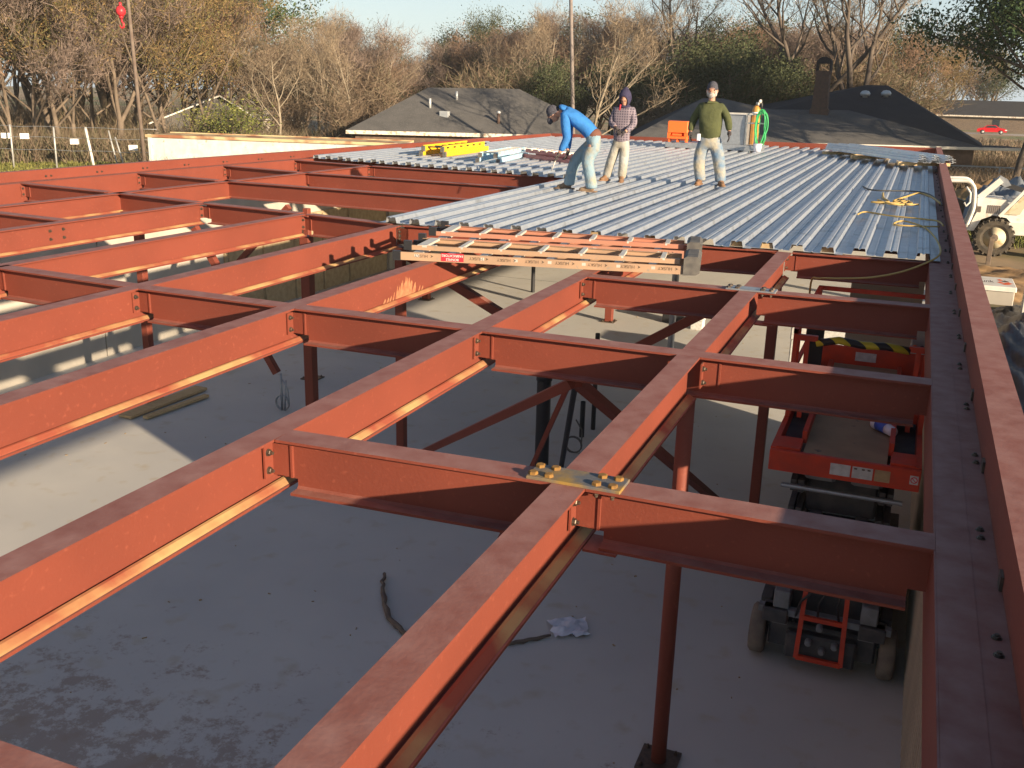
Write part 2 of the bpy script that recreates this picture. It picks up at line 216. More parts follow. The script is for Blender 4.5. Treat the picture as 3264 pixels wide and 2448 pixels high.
# ------------------------------------------------------------------ mesh builder
class MB:
    def __init__(s): s.v = []; s.f = []
    def add(s, vs, fs):
        o = len(s.v); s.v += [tuple(p) for p in vs]; s.f += [tuple(i + o for i in f) for f in fs]; return s
    def box(s, x0, x1, y0, y1, z0, z1):
        return s.add([(x0, y0, z0), (x1, y0, z0), (x1, y1, z0), (x0, y1, z0), (x0, y0, z1), (x1, y0, z1), (x1, y1, z1), (x0, y1, z1)],
                     [(0, 3, 2, 1), (4, 5, 6, 7), (0, 1, 5, 4), (1, 2, 6, 5), (2, 3, 7, 6), (3, 0, 4, 7)])
    def rbox(s, x0, x1, y0, y1, z0, z1, b=0.004):   # chamfered vertical and top edges
        P = [(x0 + b, y0), (x1 - b, y0), (x1, y0 + b), (x1, y1 - b), (x1 - b, y1), (x0 + b, y1), (x0, y1 - b), (x0, y0 + b)]
        c = ((x0 + x1) / 2, (y0 + y1) / 2)
        def ins(p): return (p[0] + (b if p[0] < c[0] else -b), p[1] + (b if p[1] < c[1] else -b))
        vs = [(p[0], p[1], z0) for p in P] + [(p[0], p[1], z1 - b) for p in P] + [ins(p) + (z1,) for p in P]
        fs = [tuple(range(7, -1, -1)), tuple(range(16, 24))]
        for k in (0, 8):
            for i in range(8): j = (i + 1) % 8; fs.append((k + i, k + j, k + 8 + j, k + 8 + i))
        return s.add(vs, fs)
    def sweep(s, prof, p0, p1, side):      # closed profile (a along side, b along up) between two points
        p0 = Vector(p0); p1 = Vector(p1); d = (p1 - p0).normalized(); sd = Vector(side); sd = (sd - d * sd.dot(d)).normalized(); up = sd.cross(d)
        if up.z < 0 and abs(up.z) > 0.01: up = -up
        n = len(prof); vs = []
        for p in (p0, p1):
            for a, b in prof: vs.append(p + sd * a + up * b)
        fs = [(i, (i + 1) % n, n + (i + 1) % n, n + i) for i in range(n)] + [tuple(range(n - 1, -1, -1)), tuple(range(n, 2 * n))]
        return s.add(vs, fs)
    def bar(s, p0, p1, w_, h, side=(1, 0, 0)):
        d = (Vector(p1) - Vector(p0)).normalized(); sd = Vector(side)
        if abs(d.dot(sd)) > 0.9: sd = Vector((0, 1, 0)) if abs(d.y) < 0.9 else Vector((0, 0, 1))
        return s.sweep([(-w_ / 2, -h / 2), (w_ / 2, -h / 2), (w_ / 2, h / 2), (-w_ / 2, h / 2)], p0, p1, sd)
    def tube(s, pts, r, n=8, cap=True):
        pts = [Vector(p) for p in pts]; rs = r if isinstance(r, (list, tuple)) else [r] * len(pts); rings = []; prev = None
        for i, p in enumerate(pts):
            d = (pts[min(i + 1, len(pts) - 1)] - pts[max(i - 1, 0)]).normalized()
            if prev is None: a = d.cross(Vector((0, 0, 1))) if abs(d.z) < 0.9 else d.cross(Vector((1, 0, 0)))
            else: a = prev - d * prev.dot(d)
            a.normalize(); prev = a; b = d.cross(a)
            rings.append([p + (a * math.cos(2 * PI * k / n) + b * math.sin(2 * PI * k / n)) * rs[i] for k in range(n)])
        vs = [q for rr in rings for q in rr]; fs = []
        for i in range(len(pts) - 1):
            for k in range(n): k2 = (k + 1) % n; fs.append((i * n + k, i * n + k2, (i + 1) * n + k2, (i + 1) * n + k))
        if cap: fs += [tuple(range(n - 1, -1, -1)), tuple(range((len(pts) - 1) * n, len(pts) * n))]
        return s.add(vs, fs)
    def cyl(s, p0, p1, r, n=16): return s.tube([p0, p1], r, n)
    def lathe(s, prof, c, n=16, axis=(0, 0, 1)):
        ax = Vector(axis).normalized(); a = ax.cross(Vector((1, 0, 0))) if abs(ax.x) < 0.9 else ax.cross(Vector((0, 1, 0))); a.normalize(); b = ax.cross(a); c = Vector(c)
        vs = [c + ax * h + (a * math.cos(2 * PI * k / n) + b * math.sin(2 * PI * k / n)) * r for r, h in prof for k in range(n)]; m = len(prof)
        fs = [(i * n + k, i * n + (k + 1) % n, (i + 1) * n + (k + 1) % n, (i + 1) * n + k) for i in range(m - 1) for k in range(n)]
        fs += [tuple(range(n - 1, -1, -1)), tuple(range((m - 1) * n, m * n))]
        return s.add(vs, fs)
    def ell(s, c, r, n=14, m=9, rot=None):
        vs = []; c = Vector(c)
        for i in range(m + 1):
            t = PI * i / m
            for k in range(n):
                q = Vector((math.sin(t) * math.cos(2 * PI * k / n) * r[0], math.sin(t) * math.sin(2 * PI * k / n) * r[1], math.cos(t) * r[2]))
                if rot: q = rot @ q
                vs.append(c + q)
        fs = [(i * n + k, (i + 1) * n + k, (i + 1) * n + (k + 1) % n, i * n + (k + 1) % n) for i in range(m) for k in range(n)]
        return s.add(vs, fs)
    def mesh(s, name, m, smooth=False):
        me = bpy.data.meshes.new(name); me.from_pydata(s.v, [], s.f); me.update()
        if m is not None: me.materials.append(M[m] if isinstance(m, str) else m)
        if smooth: me.polygons.foreach_set('use_smooth', [True] * len(me.polygons))
        return me
    def build(s, name, m, parent=None, smooth=False, label=None):
        o = bpy.data.objects.new(name, s.mesh(name, m, smooth)); COL.objects.link(o)
        if parent is not None: o.parent = parent
        if label: o['label'] = label
        return o
def tag(o, label=None, cat=None, group=None, kind=None):
    for k, v in (('label', label), ('category', cat), ('group', group), ('kind', kind)):
        if v: o[k] = v
    return o
def thing(name, label, cat, loc=(0, 0, 0), rz=0.0, group=None):
    o = bpy.data.objects.new(name, None); o.empty_display_size = 0.1; COL.objects.link(o); o.location = loc; o.rotation_euler = (0, 0, rz)
    return tag(o, label, cat, group)
def copy_tree(o, parent=None):
    c = o.copy(); COL.objects.link(c)
    if parent is not None: c.parent = parent
    for ch in list(o.children): copy_tree(ch, c)
    return c
def part(name, me, parent, loc=None, label=None):
    o = bpy.data.objects.new(name, me); COL.objects.link(o); o.parent = parent
    if loc is not None: o.location = loc
    if label: o['label'] = label
    return o
def text(name, s, size, m, parent, mw, ext=0.0004, label=None):
    cu = bpy.data.curves.new(name, 'FONT'); cu.body = s; cu.size = size; cu.extrude = ext; cu.align_x = 'CENTER'; cu.align_y = 'CENTER'
    t = bpy.data.objects.new(name, cu); COL.objects.link(t); dg = bpy.context.evaluated_depsgraph_get()
    me = bpy.data.meshes.new_from_object(t.evaluated_get(dg)); me.materials.clear(); me.materials.append(M[m]); bpy.data.objects.remove(t)
    o = bpy.data.objects.new(name, me); COL.objects.link(o); o.parent = parent; o.matrix_local = mw
    if label: o['label'] = label
    return o
ORD = ['first', 'second', 'third', 'fourth', 'fifth', 'sixth', 'seventh', 'eighth', 'ninth', 'tenth', 'eleventh', 'twelfth', 'thirteenth', 'fourteenth',
       'fifteenth', 'sixteenth', 'seventeenth', 'eighteenth', 'nineteenth', 'twentieth']
# ------------------------------------------------------------------ ground, slab, walls
ZF = -3.25
def grid_ground():
    b = MB(); nx, ny = 120, 120; X0, X1, Y0, Y1 = -400, 400, -60, 700
    def zz(x, y):
        z = -3.42 + 0.05 * math.sin(x * 0.7 + 1.3) * math.cos(y * 0.53)
        return z
    xs = [-420 + 840 * ((i / nx - 0.5) * abs(i / nx - 0.5) * 2 + 0.5) for i in range(nx + 1)]
    ys = [-60 + 760 * (j / ny) ** 1.7 for j in range(ny + 1)]
    vs = [(x, y, zz(x, y)) for y in ys for x in xs]
    fs = [(j * (nx + 1) + i, j * (nx + 1) + i + 1, (j + 1) * (nx + 1) + i + 1, (j + 1) * (nx + 1) + i) for j in range(ny) for i in range(nx)]
    return b.add(vs, fs)
g = grid_ground().build('ground', 'ground', smooth=True); tag(g, kind='structure')
g = MB().box(-14.2, 0.75, -6, 37.5, -3.6, ZF).build('floor_slab', 'slab'); tag(g, kind='structure')

for k, (x0, y0, x1, y1) in enumerate(((-13.7, 16.6, 0.4, 16.6), (-13.7, 24.6, 0.4, 24.6))):
    jb = MB().box(x0 - 0.003, x1 + 0.003, y0 - 0.003, y1 + 0.003, ZF, ZF + 0.004).build('control_joint', 'blackp'); tag(jb, kind='structure')
def wall(name, label, pieces, m, tilt=None):
    t = MB()
    for p in pieces: t.box(*p)
    o = t.build(name, m); tag(o, label, 'wall'); return o
# right hand wall: full-height ribbed panels beside the lift, low panel near the camera, open bays beyond
b = MB(); b.box(0.485, 0.70, 5.55, 14.2, ZF, -0.33); b.box(0.485, 0.70, -5.5, 5.55, ZF, -0.95)
for i in range(100):
    y = -5.4 + i * 0.15
    if y > 12.8: break
    b.box(0.479, 0.487, y, y + 0.07, ZF + 0.02, (-0.34 if y > 5.6 else -0.96))
tag(b.build('side_wall', 'tanwall'), 'tan ribbed concrete wall panel below the right hand ledge beam', 'wall')
b = MB(); b.box(-13.75, -13.42, -5.5, 13.5, ZF, -0.33); b.box(-13.75, -13.42, 13.53, 24, ZF, -0.33); b.box(-13.75, -13.30, 24.03, 35, ZF, -0.33)
tag(b.build('side_wall', 'precast'), 'pale grey concrete wall under the far left edge beam', 'wall')
b = MB(); b.box(-13.78, 0.4, 35.2, 35.45, ZF, -0.33)
tag(b.build('end_wall', 'precast'), 'concrete end wall below the far end of the metal deck', 'wall')
b = MB(); b.box(-13.41, -13.37, 17.0, 24.0, ZF, -1.3)
for k in range(5): b.box(-13.37, -13.32, 17.1 + k * 1.22, 17.15 + k * 1.22, ZF, -1.35)
tag(b.build('sheathing_panel', 'osb'), 'tan sheathing boards lining the left wall low down behind the beams', 'board')

# ------------------------------------------------------------------ steel beams
TF = 0.014; TW = 0.010
def iprof(bf, d, fil=0.012):
    h = bf / 2; t = TW / 2
    return [(-h, -d), (h, -d), (h, -d + TF), (t + fil, -d + TF), (t, -d + TF + fil), (t, -TF - fil), (t + fil, -TF), (h, -TF), (h, 0), (-h, 0), (-h, -TF), (-t - fil, -TF), (-t, -TF - fil), (-t, -d + TF + fil), (-t - fil, -d + TF), (-h, -d + TF)]
def seg_profile(prof, p0, p1):
    p0 = Vector(p0); p1 = Vector(p1); d = (p1 - p0).normalized(); sd = d.cross(Vector((0, 0, 1))).normalized()
    n = len(prof); vs = [p + sd * a + Vector((0, 0, 1)) * b_ for p in (p0, p1) for a, b_ in prof]
    fs = [(i, n + i, n + (i + 1) % n, (i + 1) % n) for i in range(n)] + [tuple(range(n)), tuple(range(2 * n - 1, n - 1, -1))]
    return vs, fs
def beam_body(L, bf, d, cope0=False, cope1=False):
    """beam along local +X from 0 to L, top at z = 0; coped ends lose the bottom flange and lower web"""
    b = MB()
    a = 0.075 if cope0 else 0; c = L - (0.075 if cope1 else 0)
    if not (cope0 or cope1): b.add(*seg_profile(iprof(bf, d), (0, 0, 0), (L, 0, 0)))
    else:
        b.add(*seg_profile(iprof(bf, d), (a, 0, 0), (c, 0, 0)))
        top = [(-TW / 2, -d * 0.78), (TW / 2, -d * 0.78), (TW / 2, -TF), (bf / 2, -TF), (bf / 2, 0), (-bf / 2, 0), (-bf / 2, -TF), (-TW / 2, -TF)]
        if cope0: b.add(*seg_profile(top, (0.001, 0, 0), (a, 0, 0)))
        if cope1: b.add(*seg_profile(top, (c, 0, 0), (L - 0.001, 0, 0)))
    return b
BOLT = None
def bolt_mesh():
    b = MB(); b.lathe([(0.020, 0), (0.020, 0.004)], (0, 0, 0), 14)
    r = 0.0165; b.lathe([(r, 0.004), (r, 0.015), (r * 0.85, 0.018)], (0, 0, 0), 6); b.lathe([(0.009, 0.018), (0.009, 0.030)], (0, 0, 0), 10)
    return b.mesh('bolt', 'bolt')
BOLT = bolt_mesh()
RX = Matrix.Rotation(PI / 2, 4, 'Y'); RY = Matrix.Rotation(PI / 2, 4, 'X')
def clip(parent, xw, n=2, dd=0.17, mirror=False):
    """angle cleat between the girder web (local x = xw) and the front face of this beam's web (-Y)"""
    s = -1 if mirror else 1
    b = MB(); y0 = -TW / 2
    b.box(*sorted((xw + s * 0.006, xw + s * 0.016)), y0 - 0.085, y0 - 0.001, -0.045 - dd, -0.045)
    b.box(*sorted((xw + s * 0.017, xw + s * 0.13)), y0 - 0.011, y0 - 0.001, -0.044 - dd, -0.046)
    b.box(*sorted((xw + s * 0.118, xw + s * 0.130)), y0 - 0.018, y0 - 0.0105, -0.046 - dd, -0.044)
    o = b.build('clip_angle', 'red', parent)
    for k in range(n):
        q = part('bolt', BOLT, parent); zz = -0.045 - dd * (0.22 + 0.56 * k / max(1, n - 1))
        q.matrix_local = Matrix.Translation((xw + s * 0.016, y0 - 0.055, zz)) @ (RX if not mirror else Matrix.Rotation(-PI / 2, 4, 'Y'))
    return o
AW = 0.155; BW = 0.16; AD = 0.295; BD = 0.285
def lerp(pts, t):
    if t <= pts[0][0]: return pts[0][1]
    for (a, va), (b_, vb) in zip(pts, pts[1:]):
        if t <= b_: return va + (vb - va) * (t - a) / (b_ - a)
    return pts[-1][1]
# centre lines of the long beams (x as function of y) and of the cross beams (y as function of x)
AX = {1: [(-3, -1.245), (12, -1.255)], 2: [(-3, -2.84), (12, -2.82)], 3: [(-3, -4.43), (12, -4.42)], 4: [(0, -6.0), (11, -5.98)],
      5: [(0, -8.0), (6.5, -7.78), (11, -7.58)], 6: [(0, -9.8), (8, -9.58), (11.5, -9.46)], 7: [(0, -11.75), (9.7, -11.52), (13.4, -11.43), (16.7, -11.2), (19.1, -11.05)]}
LEDX = [(0, -13.8), (11.7, -13.53), (16, -13.41), (20, -13.1), (34.6, -12.25)]
RLX = 0.262
BY = {0: [(-3, 1.48), (1, 1.48)], 1: [(-3, 3.86), (-1.3, 3.94), (1, 3.945)], 2: [(-7.8, 6.57), (-6, 6.44), (-4.5, 6.40), (1, 6.43)],
      3: [(-13.6, 9.55), (-9.6, 9.20), (-5, 8.95), (-2.7, 8.86), (1, 8.96)],
      4: [(-13.6, 12.2), (-11.4, 11.95), (-9.6, 11.62), (-7.6, 11.36), (-5.98, 11.06), (-2, 11.42), (1, 11.52)],
      5: [(-13.5, 14.78), (-11.35, 14.46), (-7, 13.95), (1, 13.95)], 6: [(-13.4, 17.15), (-11.2, 16.76), (-8.5, 16.42), (1, 16.3)],
      7: [(-13.2, 19.45), (-11.0, 19.10), (-6.5, 18.55), (1, 18.7)], 8: [(-13.1, 21.8), (1, 21.2)], 9: [(-13, 24.4), (1, 23.7)], 10: [(-12.8, 27), (1, 26.3)], 11: [(-12.6, 29.6), (1, 28.9)], 12: [(-12.5, 32.2), (1, 31.5)]}
def node(a, r):
    x = lerp(AX[a], 8.0)
    for _ in range(4): x = lerp(AX[a], lerp(BY[r], x))
    return Vector((x, lerp(BY[r], x), 0))
def xedge(side, r):
    if side == 'R': return Vector((RLX, lerp(BY[r], RLX), 0))
    x = -13.4
    for _ in range(4): x = lerp(LEDX, lerp(BY[r], x))
    return Vector((x, lerp(BY[r], x), 0))
def place(o, p0, p1):
    d = p1 - p0; o.location = p0; o.rotation_euler = (0, 0, math.atan2(d.y, d.x))
ROWN = {0: 'the row nearest the camera', 1: 'the row of the rusty splice plate', 2: 'the third row', 3: 'the row before the stepladders',
        4: 'the near deck edge row', 5: 'the fifth row', 6: 'the sixth row', 7: 'the far left deck edge row'}
def cross(r, P, Q, label, cl=True, cr=False, hw0=AW / 2, hw1=AW / 2, n=2):
    """cross beam between two girder centre points (trimmed to their flange tips)"""
    d = (Q - P); L = d.length; u = d / L; p0 = P + u * (hw0 + 0.001); p1 = Q - u * (hw1 + 0.001)
    t = thing('steel_cross_beam', label, 'beam', group='steel cross beams of the roof frame'); place(t, p0, p1); L = (p1 - p0).length
    beam_body(L, BW, BD, True, True).build('beam_body', 'red', t)
    if cl: clip(t, -hw0 + TW / 2, n)
    if cr: clip(t, L + hw1 - TW / 2, n, mirror=True)
    return t
def girder(P, Q, label, bolts=()):
    t = thing('steel_girder', label, 'beam', group='long steel beams of the roof frame'); place(t, P, Q); L = (Q - P).length
    beam_body(L, AW, AD).build('beam_body', 'red', t)
    # sandy dirt lying on the lower flange
    b = MB(); b.sweep([(0.020, 0.0), (0.068, 0.0), (0.060, 0.006), (0.034, 0.021), (0.020, 0.023)], (0.02, 0, -AD + TF + 0.001), (L - 0.02, 0, -AD + TF + 0.001), (0, -1, 0)); b.build('dirt_film', 'reddust', t)
    for (s, z) in bolts:
        q = part('bolt', BOLT, t); q.matrix_local = Matrix.Translation((s, -TW / 2, z)) @ RY
    return t
AN = {1: 'first left of the ledge', 2: 'second left of the ledge', 3: 'third left of the ledge', 4: 'fourth left of the ledge, reaching the deck corner',
      5: 'fifth left of the ledge', 6: 'sixth left of the ledge', 7: 'seventh left of the ledge, closest to the left wall'}
yv = Vector((0, BW / 2 + 0.001, 0))
def AP(a, y): return Vector((lerp(AX[a], y), y, 0))
girder(AP(1, -2.5), node(1, 2) - yv, 'long red steel beam running under the rusty bolted splice plate toward the camera')
girder(node(1, 2) + yv, node(1, 4) - yv, 'short red beam under the grey splice plate, ending right of the stepladders')
girder(AP(2, -2.5), node(2, 4) - yv, 'long red steel beam, ' + AN[2])
girder(AP(3, -2.5), node(3, 4) - yv, 'long red beam with a yellow paint smear, ' + AN[3])
girder(AP(4, -2.5), node(4, 4) - yv, 'long red steel beam, ' + AN[4])
girder(AP(5, -2.5), node(5, 4) - yv, 'long red steel beam, ' + AN[5])
yb = lambda a, y: (AP(a, y) - AP(a, -2.5)).length
girder(AP(6, -2.5), node(6, 4) - yv, 'long red steel beam with four bolts in its web, ' + AN[6], [(yb(6, y), z) for y in (8.87, 9.07) for z in (-0.09, -0.19)])
girder(AP(7, -2.5), node(7, 7) - yv, 'long red steel beam, ' + AN[7])
L_ = 'red cross beam in %s, '
cross(0, node(2, 0), node(1, 0), L_ % ROWN[0] + 'cut by the bottom left corner')
cross(1, node(2, 1), node(1, 1), L_ % ROWN[1] + 'left of that plate')
cross(1, node(1, 1), Vector((RLX, 3.945, 0)), L_ % ROWN[1] + 'right of that plate', hw1=0.0)
cross(2, node(2, 2), Vector((RLX, 6.43, 0)), L_ % ROWN[2] + 'long one meeting the right ledge', hw1=0.0)
cl2 = thing('clip_angle_bracket', 'small red bolted angle bracket on the long cross beam above the scissor lift', 'bracket'); place(cl2, node(1, 2), xedge('R', 2)); clip(cl2, TW / 2 + AW / 2)
cross(2, node(3, 2), node(2, 2), L_ % ROWN[2] + 'between second and third long beams')
cross(2, node(4, 2), node(3, 2), L_ % ROWN[2] + 'between third and fourth long beams')
cross(2, node(5, 2), node(4, 2), L_ % ROWN[2] + 'leftmost one, cut by the left frame edge')
cross(3, node(2, 3), node(1, 3), L_ % ROWN[3] + 'left of the dull splice plate')
cross(3, node(1, 3), xedge('R', 3), L_ % ROWN[3] + 'right of the dull splice plate', hw1=0.0, cl=False)
cross(3, node(7, 3), node(6, 3), 'shaded red cross beam at the left frame edge, before the beam with web bolts')
girder4 = cross(4, node(4, 4), node(1, 4) , L_ % ROWN[4] + 'behind the stepladders', n=3)
cross(4, node(1, 4), Vector((RLX, 11.5, 0)), L_ % ROWN[4] + 'meeting the right ledge', hw1=0.0)
for a in (7, 6, 5): cross(4, node(a, 4), node(a - 1, 4), L_ % ROWN[4] + 'left of the deck, starting at %s long beam' % {7: 'seventh', 6: 'sixth', 5: 'fifth'}[a])
for r in (4, 5, 6, 7): cross(r, xedge('L', r), node(7, r), L_ % ROWN[r] + 'stub reaching the far left ledge beam', hw0=0.0)
for r in (5, 6, 7): cross(r, node(7, r), Vector((RLX, lerp(BY[r], RLX), 0)), L_ % ROWN[r] + 'long one running under the deck', hw1=0.0)
for r in (8, 9, 10, 11, 12): cross(r, xedge('L', r), xedge('R', r), 'red steel cross beam under the metal deck, %s from its near edge' % ORD[r - 4], hw0=0, hw1=0, cl=False)
clip(girder4, 0.0 - AW / 2 + TW / 2, 3, 0.20)

# edge beams with the upstand channel on both sides and at the far end
def edge_beam(side):
    t = thing('edge_beam', {'R': 'dark red steel ledge beam along the right side with bolt heads in pairs', 'L': 'sunlit red steel edge beam along the far left side of the roof'}[side], 'beam')
    b = MB()
    if side == 'R':
        b.box(0.262, 0.388, -3, 34.6, -0.014, 0); b.box(0.3885, 0.640, -3, 34.4, -0.016, -0.0015); b.box(0.255, 0.2615, -3, 34.6, -0.30, -0.002)
        b.box(0.45, 0.462, -3, 34.4, -0.30, -0.016); b.box(0.30, 0.60, -3, 34.4, -0.312, -0.298)
        b.build('beam_body', 'red', t)
        for i in range(34):
            y = 2.2 + i * 0.93
            if y > 33: break
            for k in (0, 0.085 + 0.03 * (i % 2)):
                q = part('bolt', BOLT, t, (0.452 - 0.01 * (i % 3), y + k, -0.0015)); q.scale = (0.9, 0.9, 0.5)
        for i in range(9):
            y = 3.6 + i * 1.25; MB().box(0.468, 0.4795, y, y + 0.07, 0.0, 0.055).build('cleat', 'bolt', t)
    else:
        pts = [(x, y) for y, x in LEDX]
        for (x0, y0), (x1, y1) in zip(pts, pts[1:]):
            p0 = Vector((x0, y0, 0)); p1 = Vector((x1, y1, 0))
            b.sweep([(-0.3, -0.014), (0, -0.014), (0, 0), (-0.3, 0)], p0, p1, (1, 0, 0))
            b.sweep([(-0.012, -0.30), (-0.002, -0.30), (-0.002, -0.014), (-0.012, -0.014)], p0, p1, (1, 0, 0))
            b.sweep([(-0.3, -0.314), (0.02, -0.314), (0.02, -0.30), (-0.3, -0.30)], p0, p1, (1, 0, 0))
        b.build('beam_body', 'red', t)
    return t
edge_beam('R'); edge_beam('L')
b = MB()   # far edge beam
b.bar((-12.5, 34.55, -0.15), (0.6, 35.1, -0.15), 0.2, 0.3, (0, 1, 0)); tag(b.build('edge_beam', 'red'), 'red steel edge beam under the far end of the metal deck', 'beam')
def chan(x0, x1, h, t=0.012): return [(x0, 0.001), (x0 + t, 0.001), (x0 + t, h - t), (x1 - t, h - t), (x1 - t, 0.001), (x1, 0.001), (x1, h), (x0, h)]
t = thing('parapet_channel', 'raised red steel channel capping the right side ledge', 'parapet')
b = MB()
for i, (y0, y1) in enumerate([(-3, 7.55), (7.553, 19.6), (19.603, 35.25)]):
    b.sweep(chan(0.480, 0.640, 0.22), (0, y0, 0), (0, y1, 0), (1, 0, 0))
b.build('channel_body', 'red', t)
t = thing('parapet_channel', 'raised red steel channel standing on the far left edge beam in full sun', 'parapet')
b = MB(); pl = [(-14.05, 0), (-13.80, 11.0), (-13.62, 16.0), (-13.35, 20.0), (-12.46, 34.6)]
for (x0, y0), (x1, y1) in zip(pl, pl[1:]): b.sweep(chan(-0.14, 0, 0.165), (x0, y0, 0), (x1, y1 - 0.002, 0), (1, 0, 0))
b.build('channel_body', 'red', t)
for i in range(26):
    y = 5 + i * 1.12; x = lerp([(q[1], q[0]) for q in pl], y)
    for k in (0, 0.11):
        q = part('bolt', BOLT, t); q.matrix_local = Matrix.Translation((x, y + k, 0.055)) @ RX
t = thing('parapet_channel', 'raised red steel channel closing the far end of the metal deck', 'parapet')
b = MB(); b.sweep([(a - 0.14, z) for a, z in chan(0, 0.14, 0.17)], (-12.45, 34.75, 0), (0.478, 35.15, 0.03), (0, 1, 0)); b.build('channel_body', 'red', t)

# splice plates
def splice(c, label, m, bm, L=0.44, W=0.165):
    t = thing('splice_plate', label, 'plate', (c.x, c.y, 0.0))
    t.rotation_euler = (0, 0, 0.0)
    MB().rbox(-L * 0.46, L * 0.54, -W / 2, W / 2, 0.0015, 0.0145, 0.003).build('plate_body', m, t)
    hb = MB(); hb.lathe([(0.023, 0), (0.0225, 0.012), (0.018, 0.0145)], (0, 0, 0), 6); me = hb.mesh('bolt_head', bm)
    for sx in (-1, 1):
        for kx in (0.10, 0.175):
            for sy in (-1, 1):
                q = part('bolt_head', me, t, (sx * kx + (0.02 if sx > 0 else -0.004), sy * 0.048, 0.0145)); q.rotation_euler = (0, 0, random.random() * 2)
    nb = MB()
    for kx in (0.12, 0.195):
        part('bolt', BOLT, t).matrix_local = Matrix.Translation((kx, -0.048, -TF)) @ Matrix.Rotation(PI, 4, 'X')
    MB().box(AW / 2 + 0.005, AW / 2 + 0.16, -BW / 2 - 0.012, BW / 2, -BD - 0.012, -BD - 0.001).build('lower_plate', m if m == 'red' else 'red', t)
    return t
random.seed(3)
splice(node(1, 1), 'rusty steel splice plate with eight orange bolt heads over the nearest beam crossing', 'rust', 'rustbolt')
splice(node(1, 3), 'small dull grey splice plate with dark bolts over the beam crossing right of the stepladders', 'galv', 'bolt')
tag(MB().box(-0.16, 0.16, -0.001, 0.001, -0.24, -0.05).build('dummy', 'red')) if False else None
# yellow paint smear on the sunlit web
def smear():
    b = MB(); x = lerp(AX[3], 7.9) + TW / 2 + 0.0012; random.seed(9)
    for i in range(34):
        y = 8.02 + random.gauss(0.24, 0.17); w_ = random.uniform(0.012, 0.035); c = max(0.1, 1 - abs(y - 8.26) / 0.42); z1 = -0.25 + 0.17 * c * random.uniform(0.4, 1.0); z0 = -0.262 - 0.012 * random.random()
        b.add([(x, y - w_, z0), (x, y + w_, z0), (x, y + w_ * 0.5 + 0.03, z1), (x, y + 0.03, z1 + 0.02)], [(0, 1, 2, 3)]); x += 0.00004
    o = b.build('paint_smear', 'yellowpaint'); tag(o, 'yellow sprayed paint smear on the beam web beside the stepladders', 'paint mark', None, 'stuff')
smear()

# ------------------------------------------------------------------ columns and braces
def column(x, y, kind, label, top=-0.305, r=0.057, rot=0):
    t = thing('steel_column', label, 'column', (x, y, ZF), rot, 'steel columns under the roof frame')
    h = top - ZF
    if kind == 'pipe': MB().cyl((0, 0, 0.02), (0, 0, h), r, 20).build('shaft', 'red', t, True)
    else: MB().rbox(-r, r, -r, r, 0.02, h, 0.006).build('shaft', 'red', t)
    MB().box(-0.15, 0.15, -0.15, 0.15, 0, 0.02).build('base_plate', 'bolt', t)
    for sx in (-1, 1):
        for sy in (-1, 1): part('bolt', BOLT, t, (sx * 0.11, sy * 0.11, 0.02))
    return t
column(-1.25, 6.41, 'pipe', 'round red steel column standing in front of the scissor lift')
column(-1.31, 11.42, 'box', 'square red steel column directly left of the scissor lift platform')
column(-6.04, 11.2, 'box', 'square red steel column in the shade below the third long beam')
column(-7.58, 11.38, 'box', 'square red steel column at the end of the fifth long beam, against the pale wall', r=0.07)
column(-10.86, 11.8, 'box', 'square red steel column low before the pale wall at far left', r=0.06)
column(-9.3, 14.0, 'box', 'square red steel column beside the slanting brace behind the long beams', r=0.05)
column(-5.94, 20.75, 'box', 'square red steel column on the sunlit floor under the deck, seen under the stepladders', r=0.08)
column(-10.57, 20.9, 'box', 'square red steel column on the floor beyond, left end under the deck', r=0.08)
def brace(p, q, label, w_=0.075):
    o = MB().bar(p, q, w_, w_, (0, 1, 0)).build('steel_brace', 'red'); tag(o, label, 'brace', 'slanting steel braces below the roof frame')
brace((-2.08, 6.43, -0.32), (-5.95, 11.0, -3.2), 'slanting red steel brace running down left from under the third cross row')
brace((-2.05, 6.44, -0.32), (-1.36, 11.0, -3.2), 'slanting red steel brace running down right from under the third cross row')
brace((-6.3, 11.4, -0.32), (-3.62, 11.4, -1.60), 'slanting red steel brace below the stepladders on the left', 0.11)
brace((-1.35, 11.4, -0.30), (-3.40, 11.42, -1.65), 'slanting red steel brace below the stepladders on the right', 0.11)
brace((-9.65, 14.0, -0.30), (-10.9, 14.0, -1.5), 'slanting red steel brace beside the square column behind the long beams', 0.09)
brace((-9.3, 11.2, -0.3), (-8.1, 11.3, -2.3), 'slanting red steel brace over the tan sheathing boards', 0.09)
brace((-2.10, 6.43, -0.31), (-3.78, 9.08, -3.24), 'thin red rod leaning down from the third cross row beside a dark pipe', 0.035)

